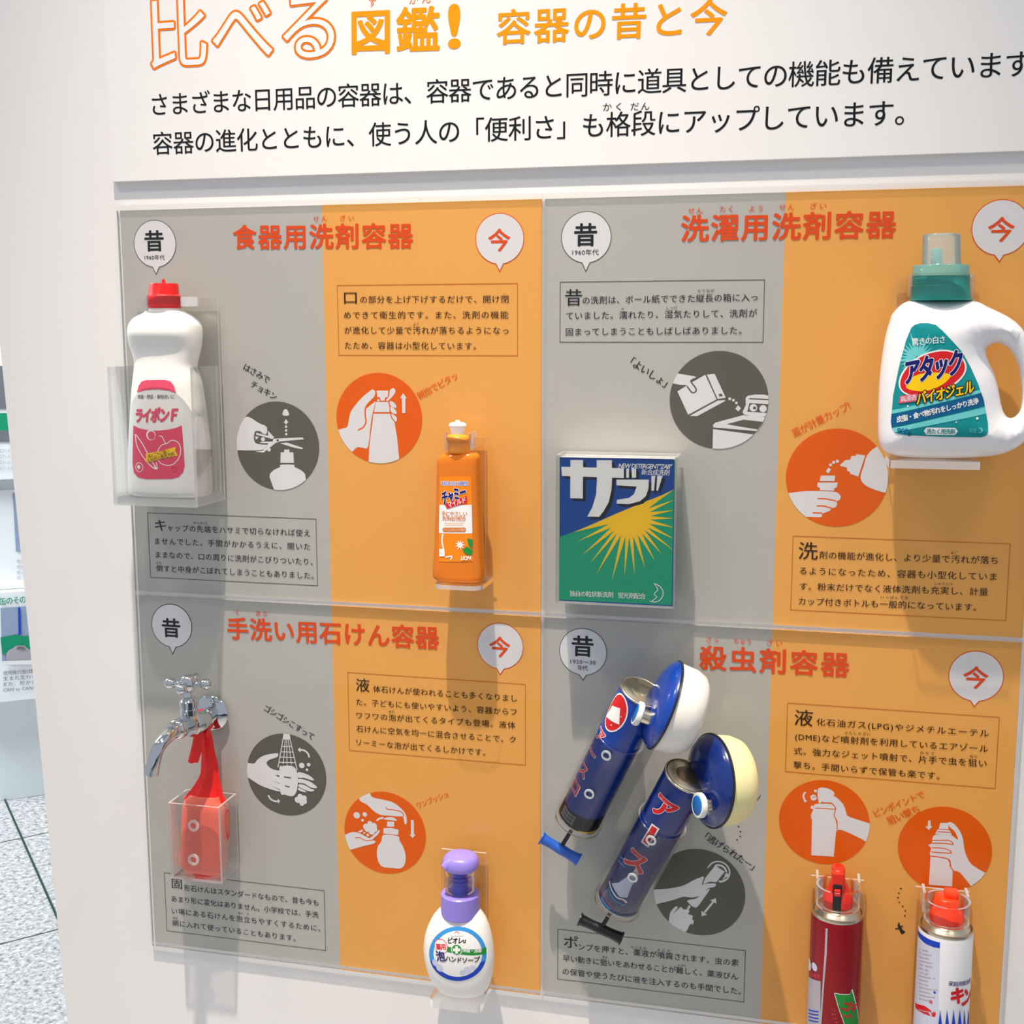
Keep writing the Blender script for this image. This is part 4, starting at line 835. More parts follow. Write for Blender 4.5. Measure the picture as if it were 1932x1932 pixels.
# ================================================================ tap
cG = (240, 1120, 4.39)
X = lambda x, y, d: xyz(x, y, d, cG)
fc = X(696, 988, .006)
tp = thing('water_tap', (fc.x, FR, fc.z), 'chrome water tap with a cross handle and curved spout on the grey panel', 'tap')
G().lathe([(.0235, 0), (.0245, .0015), (.0235, .003), (.018, .0062), (.0105, .009)], (fc.x, FR, fc.z), (0, -1, 0), 48).build('wall_flange', M_chrome, tp, smooth=50)
T = X(528, 1075, .064); N_ = X(405, 1128, .097)
G().tube([(fc.x, FR, fc.z), (T.x + .006, -.05, T.z + (fc.z - T.z) * .3), T, T + (N_ - T) * .35], [.0105, .0130, .0175, .0140], 28, 4).build('inlet_pipe', M_chrome, tp, smooth=60)
ax = (N_ - T).normalized()
g = G(); g.lathe([(.0095, .0), (.0095, .018), (.0115, .019), (.0128, .021), (.0128, .030), (.0115, .032), (.010, .033), (.0105, .036), (.0085, .040)], T + ax * .004, ax, 32); g.build('spout_nut', M_chrome, tp, smooth=40)
S1, S2_, S3, S4 = X(350, 1170, .112), X(262, 1270, .130), X(222, 1390, .136), X(198, 1492, .137)
G().tube([N_ - ax * .004, S1, S2_, S3, S4], [.0088, .0084, .0080, .0082, .0092], 28, 6).build('spout', M_chrome, tp, smooth=60)
B0 = Vector((T.x - .001, T.y - .001, T.z)); zt = X(475, 850, .066).z
g = G(); hgt = zt - B0.z; g.lathe([(.0115, 0), (.0115, hgt * .55), (.0105, hgt * .58), (.0105, hgt * .64), (.0122, hgt * .66), (.0122, hgt * .84), (.0095, hgt * .92), (.0055, hgt), (.0045, hgt + .010)], B0, (0, 0, 1), 32); g.build('bonnet', M_chrome, tp, smooth=40)
hz = X(472, 745, .066).z; hc = Vector((B0.x, B0.y, hz)); h_ = thing_h = G().lathe([(.005, -.011), (.0095, -.007), (.0105, 0), (.0098, .005), (.0085, .009), (.0045, .0115)], hc, n=32).build('handle_hub', M_chrome, tp, smooth=60)
for ang in (8, 98, 188, 278):
    a = math.radians(ang); dv = Vector((math.cos(a), math.sin(a), 0)); g = G()
    g.tube([hc + dv * .007, hc + dv * .013, hc + dv * .0175], [.0038, .0033, .0040], 16, 3); g.lathe([(.002, -.0075), (.0052, -.006), (.0070, -.001), (.0068, .003), (.004, .0068), (.001, .0078)], hc + dv * .0235, dv, 20)
    g.build('handle_arm', M_chrome, tp, smooth=60)
# ================================================================ soap in a red net
m = bpy.data.materials.new('red_soap_net'); m.use_nodes = True; nt = m.node_tree; b = nt.nodes['Principled BSDF']; b.inputs['Roughness'].default_value = .5
tc = nt.nodes.new('ShaderNodeTexCoord'); mp = nt.nodes.new('ShaderNodeMapping'); mp.inputs['Scale'].default_value = (1, 1, 1); wv = nt.nodes.new('ShaderNodeTexWave'); wv.inputs['Scale'].default_value = 260; wv.bands_direction = 'Z'
wv2 = nt.nodes.new('ShaderNodeTexWave'); wv2.inputs['Scale'].default_value = 230; wv2.bands_direction = 'X'; mm = nt.nodes.new('ShaderNodeMath'); mm.operation = 'MAXIMUM'
nt.links.new(tc.outputs['Object'], wv.inputs[0]); nt.links.new(tc.outputs['Object'], wv2.inputs[0]); nt.links.new(wv.outputs[1], mm.inputs[0]); nt.links.new(wv2.outputs[1], mm.inputs[1])
r = nt.nodes.new('ShaderNodeValToRGB'); r.color_ramp.elements[0].position = .72; r.color_ramp.elements[1].position = .98; r.color_ramp.elements[0].color = (*lin((246, 138, 112)), 1); r.color_ramp.elements[1].color = (*lin((228, 44, 30)), 1)
nt.links.new(mm.outputs[0], r.inputs[0]); nt.links.new(r.outputs[0], b.inputs['Base Color'])
M_net = m; M_rednet = mat('red_net_gathered', (236, 22, 14), .45, bump=.4, bscale=500, sss=.05)
cH = (240, 1460, 4.39); dn = .029
top = X(622, 1100, .040)
nn = thing('soap_net', (top.x, -dn, xyz(640, 850, dn, cH).z), 'peach soap bar in a bright red net hanging from the tap', 'soap')
rows = [(170, 520, 790, .62), (215, 478, 806, .6), (260, 458, 836, .55), (330, 450, 850, .5), (450, 446, 852, .48), (620, 442, 846, .48), (740, 442, 832, .46), (790, 456, 815, .42), (815, 500, 780, .35)]
S = resample(sil(rows, dn, .5, 2.8, cH), 3); loft(G(), S, dn, 2.8, 48).build('net_bag', M_net, nn, smooth=60, label='peach soap seen through the red mesh')
# gathered neck with folds
def folded(rows, crop, depth, amp, nf, name, seg=72):
    S = resample(sil(rows, depth, .35, 2., crop), 4); g = G(); R = []
    for i, (z, c, hw, hd) in enumerate(S):
        dd = depth; ring = []
        for j in range(seg):
            t = 2 * math.pi * j / seg; f = 1 + amp * math.sin(nf * t + i * .05) + amp * .5 * math.sin((nf + 4) * t + 1.3)
            ring.append((c + hw * f * math.cos(t), -dd - hd * f * math.sin(t), z))
        R.append(ring)
    return g.rings(R).build(name, M_rednet, nn, smooth=60)
folded([(1085, 585, 655), (1140, 598, 690), (1200, 618, 705), (1300, 622, 722), (1400, 620, 745), (1500, 612, 755), (1600, 560, 770), (1660, 512, 785), (1710, 478, 805)], cG, .031, .09, 7, 'gathered_neck')
g = G(); fz = X(640, 960, .035)
cpt = Vector((fc.x + (T.x - fc.x) * .48, -.034, fc.z - .002)); R = []
for i in range(25):
    a = 2 * math.pi * i / 24; rr_ = .0128; R.append([cpt + Vector((math.cos(a) * rr_ * 1.0 + yy * .05, yy, math.sin(a) * rr_ * 1.15 - abs(yy) * .12)) for yy in (-.0075, -.003, .002, .007)])
g.rings(R, close=False, cap0=False, cap1=False)
g.rings([[Vector((p[0], p[1], p[2])) + (Vector((p[0], p[1], p[2])) - cpt) * .06 for p in r_] for r_ in R], close=False, cap0=False, cap1=False)
g.build('loop', M_rednet, nn, smooth=70, label='net loop round the tap pipe')
g = G(); a0 = X(612, 1060, .042); P0 = [X(632, 1050, .046), X(600, 1150, .047), X(580, 1280, .049), X(548, 1398, .051)]; wd = [.006, .007, .0085, .008]; L = []; Rr = []
Pp, ww = smooth_path([Vector(p) for p in P0], wd, 6)
g.rings([[p + Vector((-w_, 0, 0)), p + Vector((-w_ * .3, -.0025, -.001)), p + Vector((w_ * .3, -.0005, 0)), p + Vector((w_, -.002, .001)), p + Vector((w_ * .3, .0012, 0)), p + Vector((-w_ * .3, -.0008, 0))] for p, w_ in zip(Pp, ww)])
g.build('loose_tail', M_rednet, nn, smooth=70)
P0 = [X(655, 1040, .040), X(640, 1110, .036), X(640, 1180, .033)]; Pp, ww = smooth_path(P0, [.007, .009, .010], 5)
G().rings([[p + Vector((w_ * math.cos(t), -.004 * math.sin(t) - .001, 0)) for t in [k * math.pi / 6 for k in range(12)]] for p, w_ in zip(Pp, ww)]).build('knot', M_rednet, nn, smooth=70)
g = G(); c_ = xyz(600, 830, dn + .004, cH); g.tube([c_ + Vector((-.008, 0, .004)), c_ + Vector((0, -.003, -.001)), c_ + Vector((.014, 0, .001)), c_ + Vector((.03, .003, .005))], [.003, .0045, .0045, .003], 12, 4); g.build('bottom_seam', M_rednet, nn, smooth=70)
# its clear box
x0, x1 = xyz(365, 880, .056, cH).x, xyz(782, 900, .056, cH).x; z0 = xyz(785, 915, .056, cH).z; z1 = (xyz(305, 240, .056, cH).z + xyz(755, 280, .056, cH).z) / 2; t = .0025
bx = thing('acrylic_box', ((x0 + x1) / 2, FR, z0), 'small open clear acrylic box screwed to the panel, holding the red soap net', 'box', 'clear acrylic boxes')
G().box((x0, -.056, z0), (x1, -.056 + t, z1), 1).build('front_panel', ACR, bx)
G().box((x0, -.056 + t, z0), (x0 + t, FR - t, z1), 1).build('side_panel', ACR, bx); G().box((x1 - t, -.056 + t, z0), (x1, FR - t, z1), 1).build('side_panel', ACR, bx)
G().box((x0 + t, -.056 + t, z0), (x1 - t, FR - t, z0 + t), 1).build('base', ACR, bx); G().box((x0, FR - t, z0), (x1, FR, z1), 1).build('back_panel', ACR, bx)
for yy in (432, 715):
    p = xyz(545, yy, .0585, cH); G().lathe([(.0078, 0), (.0078, .0022), (.0045, .0022), (.0045, .0004)], (p.x, -.056, p.z), (0, -1, 0), 28, cap0=False, cap1=False).build('screw_ring', [M_acre], bx, smooth=30)

# ================================================================ hand pump insect sprayers
M_blue = mat('blue_tin_enamel', (0, 56, 152), .25, coat=.4); M_blued = mat('dark_blue_tin_enamel', (0, 36, 112), .22, coat=.5)
def arc(g, R, z0, z1, a0, a1, n=24, flip=False):
    r = [[(R * math.sin(a0 + (a1 - a0) * i / n), -R * math.cos(a0 + (a1 - a0) * i / n), z) for i in range(n + 1)] for z in (z0, z1)]
    return g.rings(r, close=False, cap0=False, cap1=False)
def frame_of(B, v):
    z = v.normalized(); x = Vector((0, 1, 0)).cross(z).normalized(); y = z.cross(x); return Matrix((x, y, z)).transposed().to_euler()
def sprayer(pb_, pt_, dt, R, label, body_m, jar, jarm, jax, jd, jr, jl, cappx, capd, caplen, hcol, crop, hpts, decor, lidm):
    d = .037; B = xyz(*pb_, d, crop); T_ = xyz(*pt_, dt, crop); v = T_ - B; L = v.length; th = frame_of(B, v)
    r = thing('insect_sprayer', B, label, 'sprayer', 'hand pump insect sprayers', rot=th)
    G().lathe([(R * .97, 0), (R, .001), (R, L - .001), (R * .98, L)], n=48).build('pump_tube', body_m, r, smooth=40, local=True)
    G().lathe([(R * .98, 0), (R * .96, .0015), (R * .9, .0005), (R * .55, .0002), (R * .5, .0012), (R * .15, .0012)], (0, 0, L), n=40).build('tin_lid', lidm, r, smooth=50, local=True)
    for z_ in (L - .002, -.0005): G().lathe([(R * .99, 0), (R * 1.03, .0008), (R * 1.03, .0018), (R * .99, .0028)], (0, 0, z_), n=48).build('rolled_rim', M_steel, r, smooth=50, local=True)
    I = Ink(0, fn=lambda x, y: (x, y)); decor(I, R, L)
    loc = lambda u, v_, e: ((R + .0002 + e) * math.sin(u / R), -(R + .0002 + e) * math.cos(u / R), v_)
    I.build('printed_decoration', r, cell=.006, step=.00008, local=loc)
    # jar
    c = xyz(*jar, jd, crop); a = Vector(jax).normalized()
    G().lathe([(.004, -jr * .30), (jr * .35, -jr * .29), (jr * .68, -jr * .24), (jr * .90, -jr * .14), (jr * .99, -jr * .04), (jr * 1.0, 0)], c, a, 56, cap1=False).build('jar_cover', body_m, r, smooth=60, label='blue enamelled domed cover')
    G().lathe([(jr * .98, -.001), (jr * 1.025, -.0005), (jr * 1.03, .0015), (jr * .98, .0022)], c, a, 56).build('jar_rim', mat('dark_rim', (30, 30, 34), .3), r, smooth=50)
    G().lathe([(jr * .97, .001), (jr * .985, jl * .15), (jr * .97, jl * .55), (jr * .90, jl * .8), (jr * .78, jl * .93), (jr * .6, jl * .99), (jr * .2, jl)], c, a, 56).build('jar_bowl', jarm, r, smooth=60)
    cc = xyz(*cappx, capd, crop)
    g = G(); g.lathe([(.0085, .004), (.0085, caplen), (.0065, caplen + .001), (.0065, caplen + .018)], cc, a, 28); g.build('filler_neck', M_steel, r, smooth=40)
    g = G(); g.lathe([(.0132, -.001), (.0140, 0), (.0140, .0045), (.0128, .0058)], cc, a, 36); g.build('filler_cap', mat('white_filler_cap', (225, 226, 222), .35), r, smooth=40)
    g = G(); g.lathe([(.0102, -.0016), (.0108, -.0012), (.0108, -.0008)], cc, a, 32); g.build('cap_badge', mat('blue_badge', (20, 104, 176), .35), r, smooth=40)
    # plunger
    e0, e1 = [xyz(*q_, d, crop) for q_ in hpts]; mid = (e0 + e1) / 2
    G().tube([B + (B - T_).normalized() * -.004, mid], [.0026, .0026], 14).build('plunger_rod', mat('black_rod', (22, 24, 26), .3), r, smooth=50)
    u_ = (e1 - e0); G().tube([e0, e0 + u_ * .03, e0 + u_ * .05, e0 + u_ * .3, mid, e0 + u_ * .7, e0 + u_ * .95, e0 + u_ * .97, e1], [.0085, .0086, .0070, .0060, .0066, .0062, .0072, .0086, .0084], 24, 3).build('handle', hcol, r, smooth=45)
    # sleeve
    return r, B, th, L, R
def dec1(I, R, L):
    I.poly([(-R * 1.7, 0), (R * 1.7, 0), (R * 1.7, L * .13), (-R * 1.7, L * .10)], 'N', 0); I.poly([(R * .2, 0), (R * 1.5, 0), (R * 1.5, L * .022), (R * .2, L * .016)], 'y', 1)
    for k in range(3): I.text('農林省許可', (-R * 1.0, L * (.04 + k * .025)), (-R * .15, L * (.035 + k * .025)), .0055, 'm', lay=2, metric=True)
    c = Vector((-R * .72, L * .855))
    I.tri([c + Vector((.0165 * math.cos(a * .2618), .026 * math.sin(a * .2618))) for a in range(24)], 'w', 1); I.tri([c + Vector((.0148 * math.cos(a * .2618), .024 * math.sin(a * .2618))) for a in range(24)], 'r', 2)
    I.poly([(c.x - .012, c.y - .016), (c.x + .012, c.y - .008), (c.x + .004, c.y + .010), (c.x - .010, c.y + .002)], 'w', 3)
    for i, chh in enumerate('アースロン'[:4]): I.text(chh, (-R * 1.22, L * (.66 - i * .135)), (-R * .62, L * (.66 - i * .135)), .021, 'w', bold=.05, lay=2, metric=True); I.text(chh, (-R * 1.2, L * (.66 - i * .135)), (-R * .64, L * (.66 - i * .135)), .021, 'r', bold=.02, lay=3, metric=True)
def dec2(I, R, L):
    I.poly([(-R * .42, L * .70), (-R * .02, L * .70), (-R * .06, L * .55), (-R * .46, L * .55)], 'w', 2); I.poly([(-R * .36, L * .69), (-R * .09, L * .69), (-R * .13, L * .56), (-R * .40, L * .56)], 'r', 3)
    for i, chh in enumerate('ア ス'):
        if chh == ' ': continue
        z_ = L * (.83 - i * .205); chh = {'ｌ': 'I'}.get(chh, chh); w0 = (-R * .75, R * .25) if chh != 'I' else (-R * .36, -R * .12)
        I.text(chh, (w0[0], z_), (w0[1], z_), .036, 'w', bold=.055, lay=2, metric=True); I.text(chh, (w0[0], z_), (w0[1], z_), .036, 'r', bold=.035, lay=3, metric=True)
    I.poly([(-R * .05, L * .43), (-R * .15, L * .33), (-R * .45, L * .22), (-R * .75, L * .17), (-R * .1, L * .14), (R * .2, L * .16), (R * .12, L * .25), (R * .15, L * .35)], 'j', 2)
    I.stroke([(-R * 1.1, L * .34), (-R * .8, L * .36), (-R * .5, L * .37)], .0016, 'q', 2); I.stroke([(-R * 1.1, L * .31), (-R * .8, L * .325), (-R * .5, L * .335)], .0016, 'q', 2)
    I.stroke([(-R * .95, L * .16), (-R * .6, L * .14), (-R * .2, L * .125), (R * .1, L * .135), (R * .3, L * .12)], .0022, 'w', 2); I.stroke([(-R * .8, L * .13), (-R * .3, L * .10), (R * .3, L * .10)], .0018, 'q', 2)
    I.text('アース印殺虫液', (-R * .95, L * .055), (-R * .1, L * .045), .008, 'p', lay=2, metric=True); I.poly([(-R * 1.5, 0), (R * 1.5, 0), (R * 1.5, L * .02), (-R * 1.5, L * .02)], 's', 1); I.stroke([(-R * .9, L * .03), (-R * .2, L * .025)], .003, 'q', 2)
cI = (1000, 1160, 4.025)
M_jw = mat('milky_white_jar', (238, 234, 226), .35, sss=.1); M_jy = mat('pale_yellow_jar', (244, 232, 172), .35, sss=.1)
r1 = sprayer((372, 1545), (853, 585), .083, .0262, 'upper blue hand pump insect sprayer with a white jar and blue handle', M_blue, (1018, 682), M_jw, (.91, .21, -.36), .088, .0520, .042, (808, 745), .112, .020, mat('light_blue_plastic', (38, 92, 190), .3), cI, [(85, 1692), (372, 1862)], dec1, M_steel)
M_dull = mat('tarnished_tin', (120, 108, 88), .35, .9, bump=.3, noise=.5, nscale=80)
r2 = sprayer((672, 2165), (1192, 1222), .098, .0262, 'lower blue hand pump insect sprayer with a cream jar and black handle', M_blued, (1372, 1258), M_jy, (.83, .52, -.10), .092, .0520, .041, (1275, 1447), .128, .010, mat('black_plastic', (18, 20, 22), .35), cI, [(375, 2310), (700, 2460)], dec2, M_dull)
for (r_, B, th, L, R), lb_, sp in ((r1, 'clear acrylic cradle sleeve around the upper blue sprayer', [(580, 1068), (450, 1360)]), (r2, 'clear acrylic cradle sleeve around the lower blue sprayer', [(920, 1712), (780, 1996)])):
    k = thing('acrylic_cradle', B, lb_, 'holder', 'clear acrylic cradles', rot=th); R2 = R + .0018; A = math.radians(118)
    g = G(); arc(g, R2, -.004, L * .66, -A, A); arc(g, R2 + .002, -.004, L * .66, -A, A); g.k = 1
    for z_ in (-.004, L * .66): g.rings([[(rr_ * math.sin(-A + 2 * A * i / 24), -rr_ * math.cos(-A + 2 * A * i / 24), z_) for i in range(25)] for rr_ in (R2, R2 + .002)], close=False, cap0=False, cap1=False)
    g.build('sleeve', ACR, k, smooth=50, local=True)
    Mx = Matrix.LocRotScale(B, th, None); p0 = Mx @ Vector((0, 0, 0)); p1 = Mx @ Vector((0, 0, L * .62)); dxy = Vector((p1.x - p0.x, 0, p1.z - p0.z)).normalized(); nx = Vector((dxy.z, 0, -dxy.x))
    for sg in (-1, 1):
        a_, b_ = p0 + nx * sg * .020, p1 + nx * sg * .020
        G().rings([[(a_.x + nx.x * w_, y_, a_.z + nx.z * w_) for w_, y_ in ((-.0012, FR), (.0012, FR), (.0012, a_.y + .012), (-.0012, a_.y + .012))], [(b_.x + nx.x * w_, y_, b_.z + nx.z * w_) for w_, y_ in ((-.0012, FR), (.0012, FR), (.0012, b_.y + .012), (-.0012, b_.y + .012))]]).build('side_plate', ACR, k)
    a_, b_ = p0 - dxy * .01, p1 + dxy * .02
    G().rings([[(q.x + nx.x * w_, y_, q.z + nx.z * w_) for q, w_ in ((a_, -.03), (a_, .03), (b_, .03), (b_, -.03))] for y_ in (FR - .003, FR)]).build('back_plate', ACR, k)
    for q_ in sp:
        o_ = CAM; v = ray(cI[0] + q_[0] / cI[2], cI[1] + q_[1] / cI[2]); Mi = Matrix.LocRotScale(B, th, None).inverted(); lo = Mi @ o_; lv = (Mi.to_3x3() @ v)
        A2 = lv.x ** 2 + lv.y ** 2; B2 = 2 * (lo.x * lv.x + lo.y * lv.y); C2 = lo.x ** 2 + lo.y ** 2 - (R2 + .002) ** 2; t_ = (-B2 - math.sqrt(max(B2 * B2 - 4 * A2 * C2, 0))) / (2 * A2); h_ = lo + lv * t_
        G().lathe([(.0062, -.001), (.0062, .0012), (.0040, .0012), (.0040, -.001)], h_, (h_.x, h_.y, 0), 24, cap0=False, cap1=False).build('screw', [mat('screw_white', (205, 210, 214), .3, .3)], k, smooth=30, local=True)

# ================================================================ spray cans
cJ = (1420, 1600, 3.773); d0 = .044
def can(cx, R, zt, label, bm_, deco, capf):
    r = thing('spray_can', (cx, -d0, zt - .19), label, 'can', 'aerosol insecticide cans'); Hc = .19
    G().lathe([(R * .96, 0), (R, .002), (R, Hc - .006), (R * .985, Hc - .003)], (cx, -d0, zt - Hc), n=56).build('can_body', bm_, r, smooth=40)
    G().lathe([(R * .985, -.003), (R * 1.0, -.0015), (R * .99, .001), (R * .95, .0012), (R * .93, -.001), (R * .80, .004), (R * .68, .0075), (R * .5, .009), (R * .3, .009)], (cx, -d0, zt), n=56, cap0=False).build('metal_shoulder', M_steel, r, smooth=50)
    I = Ink(0, fn=lambda x, y: (x, y)); deco(I, R); loc = lambda u, v_, e: (cx + (R + .0002 + e) * math.sin(u / R), -d0 - (R + .0002 + e) * math.cos(u / R), zt + v_)
    mi = Matrix.Translation(r.location).inverted(); I.build('printed_label', r, cell=.006, step=.00008, local=lambda u, v_, e: mi @ Vector(loc(u, v_, e)))
    capf(r, cx, zt); return r
def phi(cx, x, y, R):
    "angle on the can that shows at photo pixel x"
    v = ray(x, y); o = Vector((CAM.x - cx, CAM.y + d0)); dd = Vector((v.x, v.y)); a_ = dd.dot(dd); b_ = 2 * o.dot(dd); c_ = o.dot(o) - R * R; disc = max(b_ * b_ - 4 * a_ * c_, 0)
    t = (-b_ - math.sqrt(disc)) / (2 * a_); h_ = o + dd * t; return math.atan2(h_.x, -h_.y), CAM.z + v.z * t
def mk(cx, R, zt):
    def f(x, y):
        a_, z_ = phi(cx, cJ[0] + x / cJ[2], cJ[1] + y / cJ[2], R); return (a_ * R, z_ - zt)
    return f
a = xyz(413, 520, d0, cJ); b = xyz(790, 540, d0, cJ); R1 = (b.x - a.x) / 2; c1 = (a.x + b.x) / 2; z1_ = xyz(600, 530, d0 + R1, cJ).z
def deco1(I, R):
    I.fn = mk(c1, R, z1_)
    I.poly([(520, 572), (535, 572), (528, 760), (508, 1000), (490, 1253), (480, 1253), (495, 1000), (512, 760)], 'm', 1)
    I.poly([(398, 905), (485, 948), (484, 1253), (388, 1253)], 'm', 1); I.circle(440, 845, 19, 'j', 2); I.circle(405, 825, 12, 'j', 2)
    I.text('火気厳禁', (405, 885), (482, 915), .0055, 'p', lay=2)
    for k in range(4): I.stroke([(400, 1150 + k * 24), (470, 1165 + k * 24)], 3, 'u', 2, sm=0)
    I.poly([(582, 1030), (625, 1040), (690, 1040), (706, 1005), (735, 1130), (755, 1253), (650, 1253), (610, 1140)], 'e', 1); I.stroke([(582, 1030), (625, 1040), (690, 1040), (706, 1005), (755, 1253)], 5, 'w', 2, sm=0)
    I.stroke([(582, 1030), (612, 1140), (652, 1253)], 4, 'w', 2, sm=0)
    I.text('ゴキ', (645, 1120), (735, 1135), .016, 'r', bold=.04, lay=3, skew=.1); I.stroke([(640, 1180), (665, 1205), (690, 1185), (700, 1215)], 10, 'r', 3); I.text('ジェット', (572, 1135), (600, 1253), .008, 'p', lay=2)
def capA(r, cx, zt):
    Mr = mat('red_trigger_plastic', (226, 38, 16), .35, sss=.05)
    S = [(zt + .006, cx, .0170, .0170), (zt + .016, cx, .0172, .0172), (zt + .020, cx, .0160, .016), (zt + .028, cx, .0125, .014), (zt + .038, cx - .0005, .0082, .013), (zt + .052, cx - .001, .0076, .012), (zt + .054, cx - .001, .0066, .010)]
    loft(G(), S, d0, 2.4, 40).build('trigger_cap', Mr, r, smooth=50)
    q = xyz(602, 330, d0 + .014, cJ)
    G().box((q.x - .0048, -d0 - .0175, zt + .008), (q.x + .0048, -d0 - .010, zt + .040)).build('nozzle_slot', mat('dark_slot', (24, 14, 12), .5), r, bevel=.0008)
    G().box((q.x - .0036, -d0 - .0200, zt + .026), (q.x + .0036, -d0 - .012, zt + .0345)).build('nozzle', Mr, r, bevel=.0012); G().box((q.x - .0068, -d0 - .0165, zt + .036), (q.x + .0068, -d0 - .004, zt + .053)).build('trigger', Mr, r, bevel=.0016)
can(c1, R1, z1_, 'dark red spray can with a red trigger top, on the lower right panel', mat('dark_red_metallic', (150, 14, 26), .3, .35, bump=.05), deco1, capA)
a = xyz(1172, 600, d0, cJ); b = xyz(1577, 660, d0, cJ); R2_ = R1; c2 = (a.x + b.x) / 2; z2_ = xyz(1375, 640, d0 + R2_, cJ).z
def deco2(I, R):
    I.fn = mk(c2, R, z2_); 
    I.poly([(1172, 560), (1182, 585), (1200, 610), (1250, 645), (1334, 672), (1333, 712), (1290, 705), (1230, 678), (1190, 640), (1172, 610)], 'u', 1)
    I.poly([(1170, 640), (1195, 660), (1250, 692), (1332, 716), (1318, 1253), (1145, 1253), (1155, 900)], 'j', .5)
    rnd = random.Random(3)
    for k in range(17):
        y_ = 735 + k * 27
        if k in (14, 15): continue
        I.stroke([(1185, y_ - 18), (1250, y_), (1225 + rnd.random() * 90, y_ + 5)], 4, 'm', 1, sm=0)
    I.poly([(1158, 1100), (1225, 1122), (1305, 1172), (1300, 1203), (1222, 1180), (1160, 1135)], 'r', 1); I.circle(1296, 1028, 9, 'u', 1); I.circle(1268, 1094, 13, 'p', 1)
    I.text('家庭用殺虫剤', (1395, 962), (1550, 938), .0072, 'v', bold=.01, lay=1)
    I.text('キ', (1415, 1052), (1500, 1042), .030, 'r', bold=.05, lay=2); I.text('ン', (1500, 1062), (1548, 1040), .027, 'r', bold=.05, lay=2)
    for x_ in (1335, 1384, 1430, 1474, 1507, 1535): w_ = 13 if x_ < 1500 else 8; I.poly([(x_, 1150), (x_ + w_, 1253), (x_ - w_, 1253)], 'u', 1)
def capB(r, cx, zt):
    Mo = mat('orange_red_button', (250, 62, 14), .3, sss=.05)
    S = [(zt + .006, cx, .0188, .0188), (zt + .013, cx, .0190, .019), (zt + .0145, cx, .0180, .018), (zt + .016, cx, .0178, .0178), (zt + .020, cx, .0155, .016), (zt + .026, cx - .001, .0135, .014), (zt + .034, cx - .001, .0125, .0135), (zt + .0355, cx - .001, .0110, .012)]
    loft(G(), S, d0, 2.2, 40).build('button_cap', Mo, r, smooth=45)
    G().box((cx - .004, -d0 - .006, zt + .034), (cx + .012, -d0 + .010, zt + .043)).build('finger_button', Mo, r, bevel=.003)
can(c2, R2_, z2_, 'white spray can with an orange-red button top and blue spikes, at the lower right', mat('white_can_enamel', (238, 236, 238), .3), deco2, capB)
for cx, R, zt, (xl, yt, xr), lb_ in ((c1, R1, z1_, (415, 195, 795), 'clear acrylic holder with top ring around the dark red spray can'), (c2, R2_, z2_, (1160, 275, 1545), 'clear acrylic holder with top ring around the white spray can')):
    h = thing('acrylic_bottle_holder', (cx, FR, zt - .197), lb_, 'holder', 'clear acrylic bottle holders')
    X0, X1 = xyz(xl, yt, .008, cJ).x, xyz(xr, yt + 35, .008, cJ).x; Z = xyz(xl, yt, .008, cJ).z
    G().box((X0, FR - .003, zt - .197), (X1, FR, Z), 1).build('back_plate', ACR, h); slab(G(), roundrect(X0, X1, -d0 - R, FR - .003, .012), zt - .197, zt - .1905).build('shelf', ACR, h)
    g = band((cx, -d0, zt + .008), .0225, .0252, .024); g.box((cx - .0252, -d0 + .012, zt + .008), (cx - .0222, FR - .003, zt + .032), 1); g.box((cx + .0222, -d0 + .012, zt + .008), (cx + .0252, FR - .003, zt + .032), 1); g.build('neck_clip', ACR, h, smooth=40)
# ================================================================ other exhibit in the background, left
A0 = Vector((-1.55947, 1.758122)); A1 = Vector((-1.466801, 1.825598)); ud = (A1 - A0).normalized(); nd = Vector((ud.y, -ud.x))   # nd points to the camera side
if nd.dot(Vector((CAM.x, CAM.y)) - A0) < 0: nd = -nd
def onp(px, py, off=0.):
    "pixel -> (s, z) on the stand's front plane moved off metres towards the viewer"
    v = ray(px, py); o = Vector((CAM.x, CAM.y)) - (A0 + nd * off); t = -o.dot(nd) / Vector((v.x, v.y)).dot(nd); p = CAM + v * t
    return ((Vector((p.x, p.y)) - A0).dot(ud), p.z)
def sbox(g, s0, s1, z0, z1, f0, f1):
    P = [A0 + ud * s + nd * f for s, f in ((s0, f0), (s1, f0), (s1, f1), (s0, f1))]
    return g.rings([[(p.x, p.y, z) for p in P] for z in (z0, z1)])
def s3(s, z, off): p = A0 + ud * s + nd * off; return (p.x, p.y, z)
sR = .9; zl = onp(5, 1325)[1]
st = thing('exhibit_stand', s3(.3, 0, -.2), 'tall white exhibit stand with printed boards about cans, left behind the partition', 'stand')
sbox(G(), -.02, sR, 0, 2.3, -.4, 0).build('cabinet', mat('stand_white', (226, 232, 234), .5), st, bevel=.002)
def board(y0, y1, sL, off, name='graphic_board', z0=None, z1=None):
    a = onp(4, y0, off)[1] if z1 is None else z1; b = onp(4, y1, off)[1] if z0 is None else z0
    return sbox(G(), sL, sR, b, a, .0005, off).build(name, mat('board_white', (244, 244, 246), .4), st, bevel=.001), a, b
def prints(parent, fn, off, name):
    I = Ink(0, fn=lambda x, y: onp(x, y, off)); fn(I); mi = Matrix.Translation(st.location).inverted()
    return I.build(name, parent, local=lambda u, v_, e: mi @ Vector(s3(u, v_, off + .0006 + e * 6)), step=.0003)
b1, _, _ = board(560, 905, -.10, .05)
